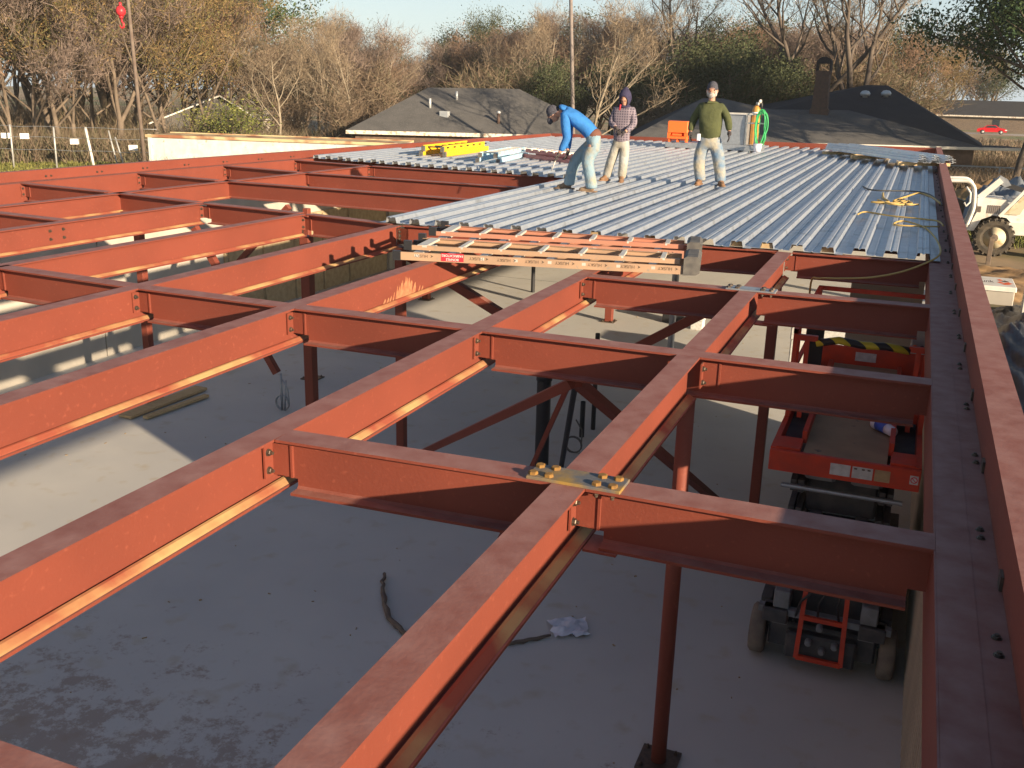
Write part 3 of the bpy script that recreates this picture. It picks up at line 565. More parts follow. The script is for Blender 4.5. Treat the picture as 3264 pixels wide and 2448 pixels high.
# ------------------------------------------------------------------ metal deck
def deck_mesh(hats, L, flatR=0.087):
    prof = []
    P = 0.329; x = -flatR if False else 0.0
    prof.append((-0.087, 0.003))
    for k in range(hats):
        o = k * P
        prof += [(o, 0.003), (o + 0.018, 0.074), (o + 0.060, 0.075), (o + 0.070, 0.064), (o + 0.085, 0.064), (o + 0.095, 0.075), (o + 0.137, 0.074), (o + 0.155, 0.003)]
        if k < hats - 1: prof += [(o + 0.230, 0.003), (o + 0.236, 0.009), (o + 0.248, 0.009), (o + 0.254, 0.003)]
    prof.append(((hats - 1) * P + 0.155 + flatR - 0.001, 0.003))
    T = 0.0022; n = len(prof); vs = []
    for y in (0, L):
        vs += [(a, y, z) for a, z in prof] + [(a, y, z - T) for a, z in prof]
    fs = []; m = 2 * n
    for i in range(n - 1):
        fs += [(i, i + 1, m + i + 1, m + i), (n + i + 1, n + i, m + n + i, m + n + i + 1), (i + 1, i, n + i, n + i + 1), (m + i, m + i + 1, m + n + i + 1, m + n + i)]
    fs += [(0, m, m + n, n), (n - 1, 2 * n - 1, m + 2 * n - 1, m + n - 1)]
    me = bpy.data.meshes.new('deck_sheet'); me.from_pydata(vs, [], fs); me.update(); me.materials.append(M['deck']); return me
X0 = -1.864
def y_first(x): return lerp([(-6.2, 11.0), (-1.4, 11.385), (0.4, 11.56)], x)
def y_left(x): return lerp([(-13.0, 20.05), (-6.5, 18.70)], x)
cache = {}
def sheet(k0, k1, y0, y1, z, label, flatR=0.087):
    key = (k1 - k0 + 1, round(y1 - y0, 2), flatR)
    if key not in cache: cache[key] = deck_mesh(k1 - k0 + 1, key[1], flatR)
    o = bpy.data.objects.new('deck_sheet', cache[key]); COL.objects.link(o); o.location = (X0 + k0 * 0.329, y0, z)
    tag(o, label, 'deck sheet', 'fluted galvanised deck sheets')
ends = [16.35, 21.25, 26.15, 31.05, 34.55]
groups = [(-13, -12), (-11, -9), (-8, -6), (-5, -3), (-2, 0), (1, 3), (4, 6)]
for gi, (a, c) in enumerate(groups):
    y = y_first(X0 + a * 0.329)
    for ri, e in enumerate(ends):
        z = 0.0 + 0.0035 * (len(ends) - ri)
        nm = 'against the right ledge' if gi == 6 else '%s column left from the ledge' % ORD[6 - gi]
        sheet(a, c, y, e + (0.06 if ri < 4 else 0), z, 'fluted deck sheet, %s row from the stepladders, %s' % (ORD[ri], nm), 0.10 if gi == 6 else 0.087)
        y = e
ends2 = [24.0, 29.2, 34.45]
for gi in range(7):
    a = -34 + gi * 3; c = a + 2
    y = y_left(X0 + a * 0.329 + 0.4)
    for ri, e in enumerate(ends2):
        if a == -34 and ri > 0: a2 = a + ri
        else: a2 = a
        if ri == 0:
            for hh in range(3): pass
        z = 0.0035 * (3 - ri) + 0.003
        sheet(a2, c, y, e + (0.06 if ri < 2 else 0), z, 'fluted deck sheet left of the bent worker, %s row back, %s from left edge' % (ORD[ri], ORD[gi]))
        y = e
# ------------------------------------------------------------------ stepladders in the foreground
def ladder_rail(b, p, q, h, w_=0.028, z=0):
    p = Vector(p); q = Vector(q); d = (q - p).normalized(); sd = d.cross(Vector((0, 0, 1))).normalized()
    # channel section, web outside
    prof = [(-w_, 0), (0, 0), (0, h), (-w_, h), (-w_, h - 0.004), (-0.005, h - 0.004), (-0.005, 0.004), (-w_, 0.004)]
    n = len(prof); vs = [pp + sd * a + Vector((0, 0, c)) for pp in (p, q) for a, c in prof]
    b.add(vs, [(i, n + i, n + (i + 1) % n, (i + 1) % n) for i in range(n)] + [tuple(range(n)), tuple(range(2 * n - 1, n - 1, -1))])
def stepladder(a0, a1, b0, b1, label, m, words=True):
    """closed stepladder lying flat: front section rails a (near) and b (far) plus the narrower rear section on top"""
    t = thing('stepladder', label, 'ladder', group=None)
    a0, a1, b0, b1 = [Vector(v) for v in (a0, a1, b0, b1)]
    H = 0.080
    r1 = MB(); ladder_rail(r1, a0, a1, H); near = r1.build('rail', m, t)
    r2 = MB(); ladder_rail(r2, b1, b0, H); r2.build('rail', m, t)
    U = Vector((0, 0, H + 0.012)); ins = (b0 - a0).normalized()
    c0 = a0 + ins * 0.10 + U + (a1 - a0) * 0.03; c1 = a1 + ins * 0.05 + U - (a1 - a0) * 0.02; d0 = b0 - ins * 0.10 + U + (b1 - b0) * 0.03; d1 = b1 - ins * 0.05 + U - (b1 - b0) * 0.02
    r = MB(); ladder_rail(r, c0, c1, 0.046); r.build('rear_rail', m, t); r = MB(); ladder_rail(r, d1, d0, 0.046); r.build('rear_rail', m, t)
    for k in range(8):                      # treads of the front section
        f = 0.06 + k * 0.118; p = a0.lerp(a1, f); q = b0.lerp(b1, f)
        s = MB(); s.bar(p + Vector((0, 0, 0.05)), q + Vector((0, 0, 0.05)), 0.075 if k else 0.10, 0.028, (a1 - a0)); s.build('tread', 'alu', t)
    for k in range(7):                      # spreader rungs of the rear section
        f = 0.05 + k * 0.148; p = c0.lerp(c1, f); q = d0.lerp(d1, f)
        s = MB(); s.bar(p + Vector((0, 0, 0.040)), q + Vector((0, 0, 0.040)), 0.045 if k else 0.10, 0.022, (a1 - a0)); s.build('rung', 'alu', t)
    for p, d in ((a0, a1 - a0), (b0, b1 - b0), (c0, a1 - a0), (d0, b1 - b0)):
        dn = d.normalized(); lift = 0 if p.z < 0.05 else 0
        s = MB(); s.bar(p - dn * 0.05 + Vector((0, 0.0, 0.045)), p + dn * 0.03 + Vector((0, 0, 0.045)), 0.045, 0.095, dn.cross(Vector((0, 0, 1)))); s.build('foot', 'blackp', t)
    ax = (a1 - a0).normalized(); e = ax.cross(Vector((0, 0, 1)))
    s = MB(); cp = [a1 + ax * 0.0 + e * 0.02, b1 - e * 0.02]
    prof = [(0, -0.005), (0.12, 0.0), (0.155, 0.02), (0.16, 0.15), (0.13, 0.178), (0.03, 0.18), (0, 0.16)]
    n = len(prof); vs = [pp + ax * (x - 0.02) + Vector((0, 0, z)) for pp in cp for x, z in prof]
    s.add(vs, [(i, (i + 1) % n, n + (i + 1) % n, n + i) for i in range(n)] + [tuple(range(n - 1, -1, -1)), tuple(range(n, 2 * n))]); s.build('top_cap', 'cap', t)
    # lettering, upside down because the ladder lies flipped
    rot = Matrix((( -ax.x, 0, e.x, 0), (-ax.y, 0, e.y, 0), (0, -1, 0, 0), (0, 0, 0, 1)))
    L = (a1 - a0).length
    for x in ([0.24, 0.80, 1.08, 1.36, 1.66, 1.98, 2.30, 2.66] if words else [2.2, 2.62]):
        p = a0 + ax * x + e * 0.0012 + Vector((0, 0, 0.05)); mw = rot.copy(); mw.translation = p
        o = text('lettering', 'HUSKY', 0.044, 'ink', near, mw)
        g = MB(); gx = -0.10 if False else 0.0
        q = p + ax * 0.095; g.add([q + Vector((0, 0, 0.016)), q + ax * 0.03 + Vector((0, 0, 0.0)), q + Vector((0, 0, -0.016)), q + ax * 0.010], [(0, 1, 2, 3)]); g.build('emblem', 'ink', near)
    if words:
        p = a0 + ax * 0.56 + e * 0.0010 + Vector((0, 0, 0.049)); c = MB(); X = ax * 0.115; Z = Vector((0, 0, 0.040)); v = [p - X - Z, p + X - Z, p + X + Z, p - X + Z]
        c.add(v + [q + e * 0.001 for q in v], [(4, 5, 6, 7), (0, 1, 5, 4), (3, 7, 6, 2)]); lab = c.build('sticker', 'redlabel', near, label='red sticker with white lettering')
        for j, wd in enumerate(('BONFILS', 'FABRICATORS')):
            mw = rot.copy(); mw.translation = p + e * 0.0022 + Vector((0, 0, -0.020 + 0.038 * j)); text('lettering', wd, 0.034, 'whiteink', lab, mw)
    return t
stepladder((-4.72, 8.70, 0.004), (-1.94, 9.34, 0.004), (-4.86, 9.42, 0.004), (-2.02, 9.80, 0.004), 'tan fibreglass stepladder lying closed, nearer one with the red sticker', 'fib')
stepladder((-4.95, 9.72, 0.004), (-2.12, 10.30, 0.004), (-5.10, 10.46, 0.004), (-2.2, 10.72, 0.004), 'faded orange stepladder lying closed between the nearer ladder and deck edge', 'fibred', words=False)

# ladders lying on the deck
def deck_ladder(p0, p1, wid, m, m2, label, n=7, h=0.13):
    t = thing('deck_ladder', label, 'ladder'); p0 = Vector(p0); p1 = Vector(p1); ax = (p1 - p0).normalized(); e = Vector((-ax.y, ax.x, 0)); L = (p1 - p0).length
    for k, (a, b_, c, d) in enumerate(((0.0, L, 0, 0.045), (wid, L, 0, 0.045), (0.06, L * 0.96, 0.12, 0.03), (wid - 0.06, L * 0.96, 0.12, 0.03))):
        s = MB(); s.bar(p0 + e * a + Vector((0, 0, h / 2 + c)), p0 + e * a + ax * b_ + Vector((0, 0, h / 2 + c)), d, h, e); s.build('rail', m, t)
        s = MB(); s.bar(p0 - ax * 0.07 + e * a + Vector((0, 0, h / 2 + c - 0.02)), p0 + ax * 0.02 + e * a + Vector((0, 0, h / 2 + c - 0.02)), 0.07, h, e); s.build('foot', 'cap', t)
    for k in range(n):
        f = L * (0.08 + 0.88 * k / (n - 1)); s = MB(); s.bar(p0 + ax * f + Vector((0, 0, 0.2)), p0 + ax * f + e * wid + Vector((0, 0, 0.2)), 0.05, 0.03, ax); s.build('rung', m2, t)
    return t
deck_ladder((-10.50, 21.75, 0.082), (-10.62, 24.60, 0.082), 0.62, 'yellow', 'blackp', 'bright yellow ladder lying on the left part of the metal deck')
deck_ladder((-8.72, 20.8, 0.082), (-9.02, 23.4, 0.082), 0.48, 'skyblue', 'alu', 'pale blue ladder lying on the deck behind the bent worker', h=0.10)
deck_ladder((-7.0, 22.0, 0.082), (-8.75, 23.3, 0.082), 0.42, 'pinkred', 'alu', 'faded red ladder lying on the deck behind the bent worker', h=0.09)

# ------------------------------------------------------------------ scissor lift
def lift():
    t = thing('scissor_lift', 'orange scissor lift raised beside the right wall, dark base below', 'scissor lift', (-0.245, 8.15, ZF))
    R = lambda s, name, m, sm=False, p=t: s.build(name, m, p, sm)
    # local frame: x across (-0.6..0.6), y along away from camera, z up from the floor
    s = MB(); s.rbox(-0.46, 0.46, 0.10, 2.9, 0.16, 0.40, 0.02); s.rbox(-0.30, 0.30, 0.0, 0.12, 0.12, 0.36, 0.02); s.box(-0.56, -0.47, 0.2, 2.7, 0.28, 0.56); s.box(0.47, 0.56, 0.2, 2.7, 0.28, 0.56)
    R(s, 'chassis', 'liftdark')
    s = MB(); s.rbox(-0.44, -0.30, 0.04, 0.5, 0.40, 0.72, 0.01); s.rbox(0.30, 0.44, 0.04, 0.5, 0.40, 0.72, 0.01); s.box(-0.56, 0.56, 0.02, 0.10, 0.50, 0.56); R(s, 'end_frame', 'liftgrey')
    for sx in (-1, 1):
        s = MB(); s.rbox(min(sx * 0.30, sx * 0.52), max(sx * 0.30, sx * 0.52), -0.02, 0.16, 0.44, 0.56, 0.01); R(s, 'outrigger_pad', 'liftdark')
        for yy in (0.22, 2.5):
            wgrp = MB(); prof = [(0.10, -0.065), (0.20, -0.07), (0.225, -0.05), (0.225, 0.05), (0.20, 0.07), (0.10, 0.065)]
            wgrp.lathe(prof, (sx * 0.555, yy, 0.226), 24, (1, 0, 0)); wo = R(wgrp, 'wheel', 'tyre_tan', True)
            h = MB(); h.lathe([(0.085, -0.06), (0.085, 0.07), (0.04, 0.08)], (sx * 0.555, yy, 0.226), 12, (1, 0, 0)); h.build('hub', 'liftdark', wo)
    # folding ladder on the near end
    s = MB()
    for x in (-0.19, 0.19): s.bar((x, -0.06, 0.16), (x * 0.9, 0.06, 0.92), 0.04, 0.03)
    for k in range(3): z = 0.17 + k * 0.365; s.bar((-0.19, -0.06 + 0.12 * k / 2, z), (0.19, -0.06 + 0.12 * k / 2, z), 0.035, 0.04)
    R(s, 'access_ladder', 'liftred')
    for x, z in ((-0.1, 0.32), (0.02, 0.26), (0.12, 0.33), (-0.02, 0.48)):
        s = MB(); s.lathe([(0.03, 0), (0.03, 0.05), (0.02, 0.07)], (x, -0.01, z), 10, (0, -1, 0)); R(s, 'gauge', 'liftgrey')
    # hoses
    for k in range(3):
        s = MB(); s.tube([(-0.25 + 0.2 * k, 0.05, 0.45), (-0.2 + 0.15 * k, -0.03, 0.7), (-0.05 + 0.1 * k, 0.05, 0.85 + 0.05 * k), (0.2, 0.2, 0.75)], 0.012, 6); R(s, 'hose', 'blackp', True)
    # scissor stack: three crossed pairs on each side
    R(MB().rbox(-0.34, 0.34, 0.3, 2.6, 0.41, 0.98, 0.03), 'power_pack', 'liftdark'); R(MB().rbox(-0.30, 0.30, 0.5, 2.4, 1.35, 1.80, 0.02), 'arm_pack', 'liftdark'); z0 = 0.60; zt = 1.92; n = 5; dz = (zt - z0) / n
    for k in range(n):
        za = z0 + k * dz; zb = za + dz
        for sx in (-0.40, 0.40):
            s = MB(); s.bar((sx, 0.25, za), (sx, 2.5, zb), 0.05, 0.11); R(s, 'scissor_arm', 'liftdark')
            s = MB(); s.bar((sx * 0.84, 0.25, zb), (sx * 0.84, 2.5, za), 0.05, 0.11); R(s, 'scissor_arm', 'liftdark')
        R(MB().cyl((-0.5, 0.22, za + dz), (0.5, 0.22, za + dz), 0.022, 10), 'cross_tube', 'galv'); R(MB().cyl((-0.45, 1.375, za + dz / 2), (0.45, 1.375, za + dz / 2), 0.025, 10), 'cross_tube', 'galv')
    for sx in (-0.19, 0.20):
        s = MB(); s.rbox(sx - 0.13, sx + 0.13, 0.35, 1.2, 1.70, 1.86, 0.03); s.rbox(sx - 0.055, sx + 0.055, 0.2, 0.5, 1.3, 1.36, 0.01); s.rbox(sx - 0.055, sx + 0.055, 0.2, 0.5, 1.12, 1.18, 0.01); R(s, 'battery_cover', 'liftgrey')
    # platform
    ZP = 2.05; Y0 = -0.05; Y1 = 3.25
    s = MB(); s.rbox(-0.60, 0.60, Y0, Y0 + 0.05, ZP - 0.17, ZP + 0.012, 0.008); s.rbox(-0.60, 0.60, Y1 - 0.04, Y1, ZP - 0.14, ZP + 0.20, 0.008)
    s.box(-0.60, -0.555, Y0 + 0.05, Y1 - 0.04, ZP - 0.16, ZP + 0.02); s.box(0.555, 0.60, Y0 + 0.05, Y1 - 0.04, ZP - 0.16, ZP + 0.02)
    s.box(-0.555, -0.36, Y0 + 0.051, Y0 + 0.34, ZP - 0.02, ZP + 0.03); s.box(0.36, 0.555, Y0 + 0.051, Y0 + 0.34, ZP - 0.02, ZP + 0.03)
    for sx in (-1, 1):
        s.box(*sorted((sx * 0.335, sx * 0.375)), Y0 + 0.341, Y1 - 0.3, ZP - 0.01, ZP + 0.10)
        s.box(*sorted((sx * 0.39, sx * 0.55)), 1.25, 1.5, ZP + 0.0, ZP + 0.09)
    R(s, 'platform_frame', 'liftred')
    R(MB().box(-0.334, 0.334, Y0 + 0.051, Y1 - 0.041, ZP - 0.03, ZP), 'platform_floor', 'plywood')
    R(MB().box(-0.554, 0.554, Y0 + 0.35, Y1 - 0.05, ZP - 0.14, ZP - 0.10), 'under_pan', 'liftdark')
    for i, (x, m_, wd) in enumerate(((-0.02, 'sticker', 0.16), (0.155, 'sticker', 0.16), (0.31, 'kraft', 0.12))):
        st = R(MB().box(x - wd / 2, x + wd / 2, Y0 - 0.0015, Y0 - 0.0002, ZP - 0.13, ZP - 0.03), 'sticker', m_)
    for x in (0.10, 0.16, 0.205): R(MB().box(x - 0.012, x + 0.012, Y0 - 0.003, Y0 - 0.0018, ZP - 0.055, ZP - 0.042), 'sticker_print', 'ink')
    wsg = R(MB().box(0.52, 0.585, Y0 - 0.0015, Y0 - 0.0002, ZP - 0.11, ZP - 0.035), 'warning_sign', 'sticker')
    ring = MB(); N = 20; vs = []
    for r in (0.028, 0.020):
        vs += [(0.5525 + r * math.cos(2 * PI * k / N), Y0 - 0.0022, ZP - 0.0725 + r * math.sin(2 * PI * k / N)) for k in range(N)]
    ring.add(vs, [(k, (k + 1) % N, N + (k + 1) % N, N + k) for k in range(N)]); ring.bar((0.535, Y0 - 0.0022, ZP - 0.055), (0.57, Y0 - 0.0022, ZP - 0.09), 0.006, 0.001, (0, 0, 1)); ring.build('prohibition_ring', 'redlabel', wsg)
    R(MB().box(-0.12, 0.10, Y1 - 0.045, Y1 - 0.0405, ZP + 0.05, ZP + 0.15), 'sticker', 'sticker')
    # guard rails
    for sx in (-1, 1):
        s = MB(); x = sx * 0.575
        for y in (0.9, 1.15, 2.2, 3.2): s.bar((x, y, ZP), (x, y, ZP + 0.86), 0.04, 0.04)
        s.bar((x, 0.88, ZP + 0.84), (x, 3.22, ZP + 0.84), 0.045, 0.045); s.bar((x, 0.9, ZP + 0.45), (x, 3.2, ZP + 0.45), 0.035, 0.035)
        s.bar((sx * 0.47, 0.9, ZP + 0.03), (sx * 0.47, 0.9, ZP + 0.80), 0.04, 0.04)
        R(s, 'guard_rail', 'liftred')
    R(MB().bar((-0.575, 3.2, ZP + 0.84), (0.575, 3.2, ZP + 0.84), 0.045, 0.045), 'end_rail', 'liftred'); R(MB().bar((-0.575, 3.2, ZP + 0.5), (0.575, 3.2, ZP + 0.5), 0.03, 0.03), 'end_rail', 'liftred')
    s = MB(); s.bar((-0.575, 0.88, ZP + 0.79), (-0.38, 0.88, ZP + 0.79), 0.05, 0.05); s.bar((0.39, 0.88, ZP + 0.79), (0.575, 0.88, ZP + 0.79), 0.05, 0.05); R(s, 'gate_frame', 'liftred')
    hz = MB(); hz.tube([(-0.39, 0.88, ZP + 0.75), (-0.2, 0.87, ZP + 0.80), (0.0, 0.86, ZP + 0.78), (0.2, 0.87, ZP + 0.79), (0.40, 0.88, ZP + 0.77)], 0.034, 10); R(hz, 'taped_bar', 'hazard', True)
    cb = R(MB().rbox(0.40, 0.53, 1.10, 1.22, ZP + 0.70, ZP + 0.92, 0.01), 'control_box', 'galv')
    for x, m_ in ((0.435, 'orange'), (0.495, 'blackp')):
        s = MB(); s.lathe([(0.022, 0), (0.024, 0.02), (0.018, 0.03)], (x, 1.10, ZP + 0.76), 14, (0, -1, 0)); s.build('button', m_, cb, True)
    R(MB().box(-0.52, -0.36, 1.3, 1.34, ZP + 0.25, ZP + 0.85), 'document_box', 'blackp')
    return t
lift()
def cup():
    t = thing('paper_cup', 'white and blue cup lying on the scissor lift platform', 'cup', (0.03, 9.0, -1.14)); t.rotation_euler = (0, 0, math.radians(35)); t.scale = (1.35, 1.35, 1.35)
    s = MB(); ax = (0, 1, 0)
    MB().lathe([(0.030, -0.11), (0.033, -0.10), (0.036, -0.04)], (0, 0, 0), 20, ax).build('cup_base', 'cupwhite', t, True)
    MB().lathe([(0.0365, -0.04), (0.0415, 0.055)], (0, 0, 0), 20, ax).build('printed_band', 'cupblue', t, True)
    MB().lathe([(0.042, 0.055), (0.044, 0.085), (0.045, 0.095), (0.036, 0.105), (0.030, 0.10)], (0, 0, 0), 20, ax).build('lid', 'cupwhite', t, True)
    MB().cyl((0, 0.10, 0.0), (0.02, 0.19, 0.0), 0.004, 6).build('straw', 'cupblue', t, True)
cup()

# ------------------------------------------------------------------ things on the slab
random.seed(5)
def pipe(x, y, r, h, m, label, lean=(0, 0)):
    s = MB(); s.tube([(x, y, ZF + 0.001), (x + lean[0], y + lean[1], ZF + h)], r, 16, cap=False); s.tube([(x, y, ZF + 0.001), (x + lean[0], y + lean[1], ZF + h)], r * 0.86, 16, cap=False)
    s.lathe([(r * 1.12, h - 0.1), (r * 1.12, h - 0.003), (r * 0.85, h)], (x + lean[0], y + lean[1], ZF), 16) if r > 0.04 else None
    o = s.build('floor_pipe', m, None, True); tag(o, label, 'pipe')
pipe(-4.20, 11.75, 0.095, 1.35, 'blackp', 'wide black drain pipe standing up from the slab')
pipe(-4.10, 13.2, 0.038, 0.55, 'blackp', 'short black pipe behind the wide drain pipe')
pipe(-4.05, 13.6, 0.035, 1.5, 'blackp', 'tall thin black pipe behind the short one')
pipe(-3.6, 10.6, 0.03, 2.6, 'blackp', 'long thin dark pipe leaning beside the red rod', (1.0, -2.4))
pipe(-8.62, 23.0, 0.05, 1.1, 'blackp', 'black pipe standing on the sunlit floor seen under the stepladders')
pipe(-3.3, 15.2, 0.055, 2.4, 'galv', 'grey conduit rising from the floor behind the nearest splice plate')
def coil(x, y, z, r, label, m='galv', n=3, tilt=1.2):
    s = MB(); pts = []
    for i in range(n * 16): a = 2 * PI * i / 16; pts.append((x + r * math.cos(a), y + 0.012 * i / 16, z + r + r * math.sin(a)))
    pts += [(x + r, y, z + r * 3.0), (x + 0.2 * r, y, z + r * 4.2)]
    s.tube(pts, 0.011, 6); o = s.build('wire_coil', m, None, True); tag(o, label, 'wire coil')
coil(-4.0, 12.5, ZF, 0.12, 'looped grey wire beside the black pipes on the slab', 'cap')
coil(-8.75, 12.3, ZF, 0.12, 'looped pale wire standing on the slab left of centre')
MBs = MB(); MBs.cyl((-8.75, 12.3, ZF), (-8.75, 12.3, ZF + 0.6), 0.02, 8); MBs.cyl((-8.70, 12.3, ZF), (-8.66, 12.3, ZF + 0.5), 0.014, 8); tag(MBs.build('conduit_stub', 'galv', None, True), 'pale conduit stubs inside the looped wire left of centre', 'conduit')
def plank(p, q, w_, label):
    o = MB().bar(Vector(p) + Vector((0, 0, 0.04)), Vector(q) + Vector((0, 0, 0.04)), w_, 0.04, (1, 0, 0)).build('plank', 'pine'); tag(o, label, 'plank')
plank((-10.6, 10.9, ZF), (-10.55, 12.6, ZF), 0.24, 'sawn plank lying on the sunlit floor at left')
plank((-10.3, 11.0, ZF), (-10.2, 12.3, ZF), 0.10, 'narrow sawn batten lying beside the wider plank at left')
def root(pts, label, r=0.022):
    s = MB(); n = len(pts); q = []
    for i in range(n - 1):
        for k in range(5):
            f = k / 5; a = Vector(pts[i]).lerp(Vector(pts[i + 1]), f); q.append(a + Vector((random.uniform(-0.015, 0.015), random.uniform(-0.015, 0.015), r)))
    q.append(Vector(pts[-1]) + Vector((0, 0, r))); s.tube(q, [r * (0.5 + 0.5 * math.sin(PI * (i + 1) / (len(q) + 1))) * random.uniform(0.7, 1.2) for i in range(len(q))], 7)
    o = s.build('root', 'wood', None, True); tag(o, label, 'root')
root([(-4.62, 8.15, ZF), (-4.50, 7.9, ZF), (-4.15, 7.40, ZF), (-3.82, 7.18, ZF), (-3.4, 7.2, ZF)], 'curved brown root lying on the shaded slab', 0.03)
root([(-3.1, 7.35, ZF), (-2.88, 7.5, ZF), (-2.62, 7.76, ZF)], 'thin brown root ending at the crumpled paper', 0.02)
def paper():
    s = MB(); random.seed(21); n = 9; vs = []
    for j in range(n):
        for i in range(n):
            u = i / (n - 1) - 0.5; v = j / (n - 1) - 0.5; r = 1 - 1.2 * (u * u + v * v)
            vs.append((u * 0.34 * (0.9 + 0.3 * random.random()), v * 0.30 * (0.9 + 0.3 * random.random()), 0.006 + 0.075 * max(0, r) * random.random()))
    s.add(vs, [(j * n + i, j * n + i + 1, (j + 1) * n + i + 1, (j + 1) * n + i) for j in range(n - 1) for i in range(n - 1)])
    o = s.build('crumpled_paper', 'paper', None, True); o.location = (-2.50, 7.95, ZF); o.rotation_euler = (0, 0, 0.5); tag(o, 'crumpled white paper on the shaded slab', 'paper')
paper()
rng = random.Random(77); s = MB()
for k in range(170):
    x = rng.uniform(-11.5, 0.2); y = rng.uniform(4.6, 22); a = rng.uniform(0, PI); l = rng.uniform(0.005, 0.022) * rng.uniform(0.5, 1.2); w_ = rng.uniform(0.003, 0.010); c, d = math.cos(a), math.sin(a); z = ZF + 0.001; h = rng.uniform(0.003, 0.010)
    P = [(x - c * l - d * w_, y - d * l + c * w_), (x + c * l - d * w_, y + d * l + c * w_), (x + c * l + d * w_, y + d * l - c * w_), (x - c * l + d * w_, y - d * l - c * w_)]
    s.add([(p[0], p[1], z) for p in P] + [(p[0], p[1], z + h) for p in P], [(4, 5, 6, 7), (0, 1, 5, 4), (1, 2, 6, 5), (2, 3, 7, 6), (3, 0, 4, 7)])
tag(s.build('floor_debris', 'kraft'), 'small chips and crumbs scattered over the slab', 'debris', None, 'stuff')
# debris on the sunlit floor under the deck
for k, (x, y, sx, sy, sz, m_, lb) in enumerate([(-4.6, 21.4, 0.5, 0.3, 0.35, 'blackp', 'dark crate on the lit floor seen behind the stepladder top caps'), (-4.0, 21.0, 0.28, 0.24, 0.25, 'sticker', 'pale box on the lit floor seen behind the stepladder top caps'),
                                               (-1.2, 17.6, 0.9, 0.7, 1.1, 'sticker', 'grey crate on the floor beyond the scissor lift')]):
    o = MB().rbox(x - sx / 2, x + sx / 2, y - sy / 2, y + sy / 2, ZF, ZF + sz, 0.02); t = thing('crate', lb, 'crate', (x, y, ZF)); b2 = MB().rbox(-sx / 2, sx / 2, -sy / 2, sy / 2, 0, sz * 0.8, 0.02).build('crate_body', m_, t)
    MB().rbox(-sx / 2 - 0.01, sx / 2 + 0.01, -sy / 2 - 0.01, sy / 2 + 0.01, sz * 0.8 + 0.001, sz, 0.02).build('lid', m_, t)
s = MB(); pts = [(-5.2, 18.6, ZF + 0.012), (-4.4, 17.8, ZF + 0.012), (-4.9, 17.0, ZF + 0.012), (-4.2, 16.6, ZF + 0.012), (-3.8, 17.4, ZF + 0.012), (-4.5, 17.6, ZF + 0.012), (-3.2, 16.8, ZF + 0.012), (-2.2, 17.2, ZF + 0.012)]
s.tube(pts, 0.012, 6); tag(s.build('floor_cable', 'blackcord', None, True), 'black cable looping over the slab in the middle', 'cable')
# pale plywood sheet leaning behind the lift
t = thing('plywood_sheet', 'pale plywood sheet standing behind the scissor lift', 'board', (0, 14, 0)); MB().box(-0.62, 0.30, -0.01, 0.01, -1.75, -0.42).build('sheet', 'precast', t); MB().bar((-0.75, -0.05, -0.40), (0.42, -0.05, -0.46), 0.05, 0.06, (0, 1, 0)).build('batten', 'liftred', t)

# ------------------------------------------------------------------ cords, stack, cart on the deck
def smoothpath(pts, n=6):
    P = [Vector(p) for p in pts]; out = []
    for i in range(len(P) - 1):
        p0 = P[max(i - 1, 0)]; p1 = P[i]; p2 = P[i + 1]; p3 = P[min(i + 2, len(P) - 1)]
        for k in range(n):
            t = k / n; out.append(0.5 * ((2 * p1) + (p2 - p0) * t + (2 * p0 - 5 * p1 + 4 * p2 - p3) * t * t + (3 * p1 - p0 - 3 * p2 + p3) * t ** 3))
    return out + [P[-1]]
def cord(pts, r, m, label, z=0.105):
    s = MB(); s.tube(smoothpath([(p[0], p[1], p[2] if len(p) > 2 else z) for p in pts]), r, 6); o = s.build('extension_cord', m, None, True); tag(o, label, 'cord')
cord([(-0.88, 19.6), (-0.70, 19.0), (-0.39, 19.05), (-0.11, 19.2), (0.21, 18.95), (0.40, 17.6), (0.44, 16.9)], 0.014, 'blackcord', 'black cord on the deck running to the right ledge')
cord([(-0.49, 18.5), (-0.45, 17.6), (-0.35, 16.9), (-0.60, 16.75), (-0.22, 16.8), (-0.05, 17.3), (-0.28, 17.1), (-0.1, 18.1), (0.10, 18.9), (0.30, 18.2), (0.42, 17.2)], 0.016, 'cord', 'bundle of tan cord loops on the deck near the right ledge')
cord([(-0.52, 17.2), (-0.3, 16.6), (0.0, 16.9), (-0.2, 17.5), (-0.1, 16.7), (0.1, 16.8)], 0.016, 'cord', 'short tan cord loop beside the larger bundle on the deck')
cord([(-0.69, 14.8), (-0.60, 15.2), (-0.26, 14.9), (0.17, 14.75), (0.36, 14.6), (0.42, 14.1)], 0.012, 'cord', 'single tan cord crossing the deck flutes toward the ledge')
cord([(0.37, 13.97), (-0.02, 13.82), (-0.19, 13.9), (-0.08, 14.35), (0.17, 13.85), (0.29, 13.0), (0.35, 12.1), (0.345, 11.4), (0.25, 11.25, 0.04), (0.0, 11.15, -0.075), (-0.30, 11.12, -0.16), (-0.61, 11.12, -0.20), (-0.83, 11.12, -0.22), (-0.92, 11.2, -0.29), (-0.93, 11.6, -0.9)], 0.011, 'cord', 'tan cord dropping over the near deck edge at the right')
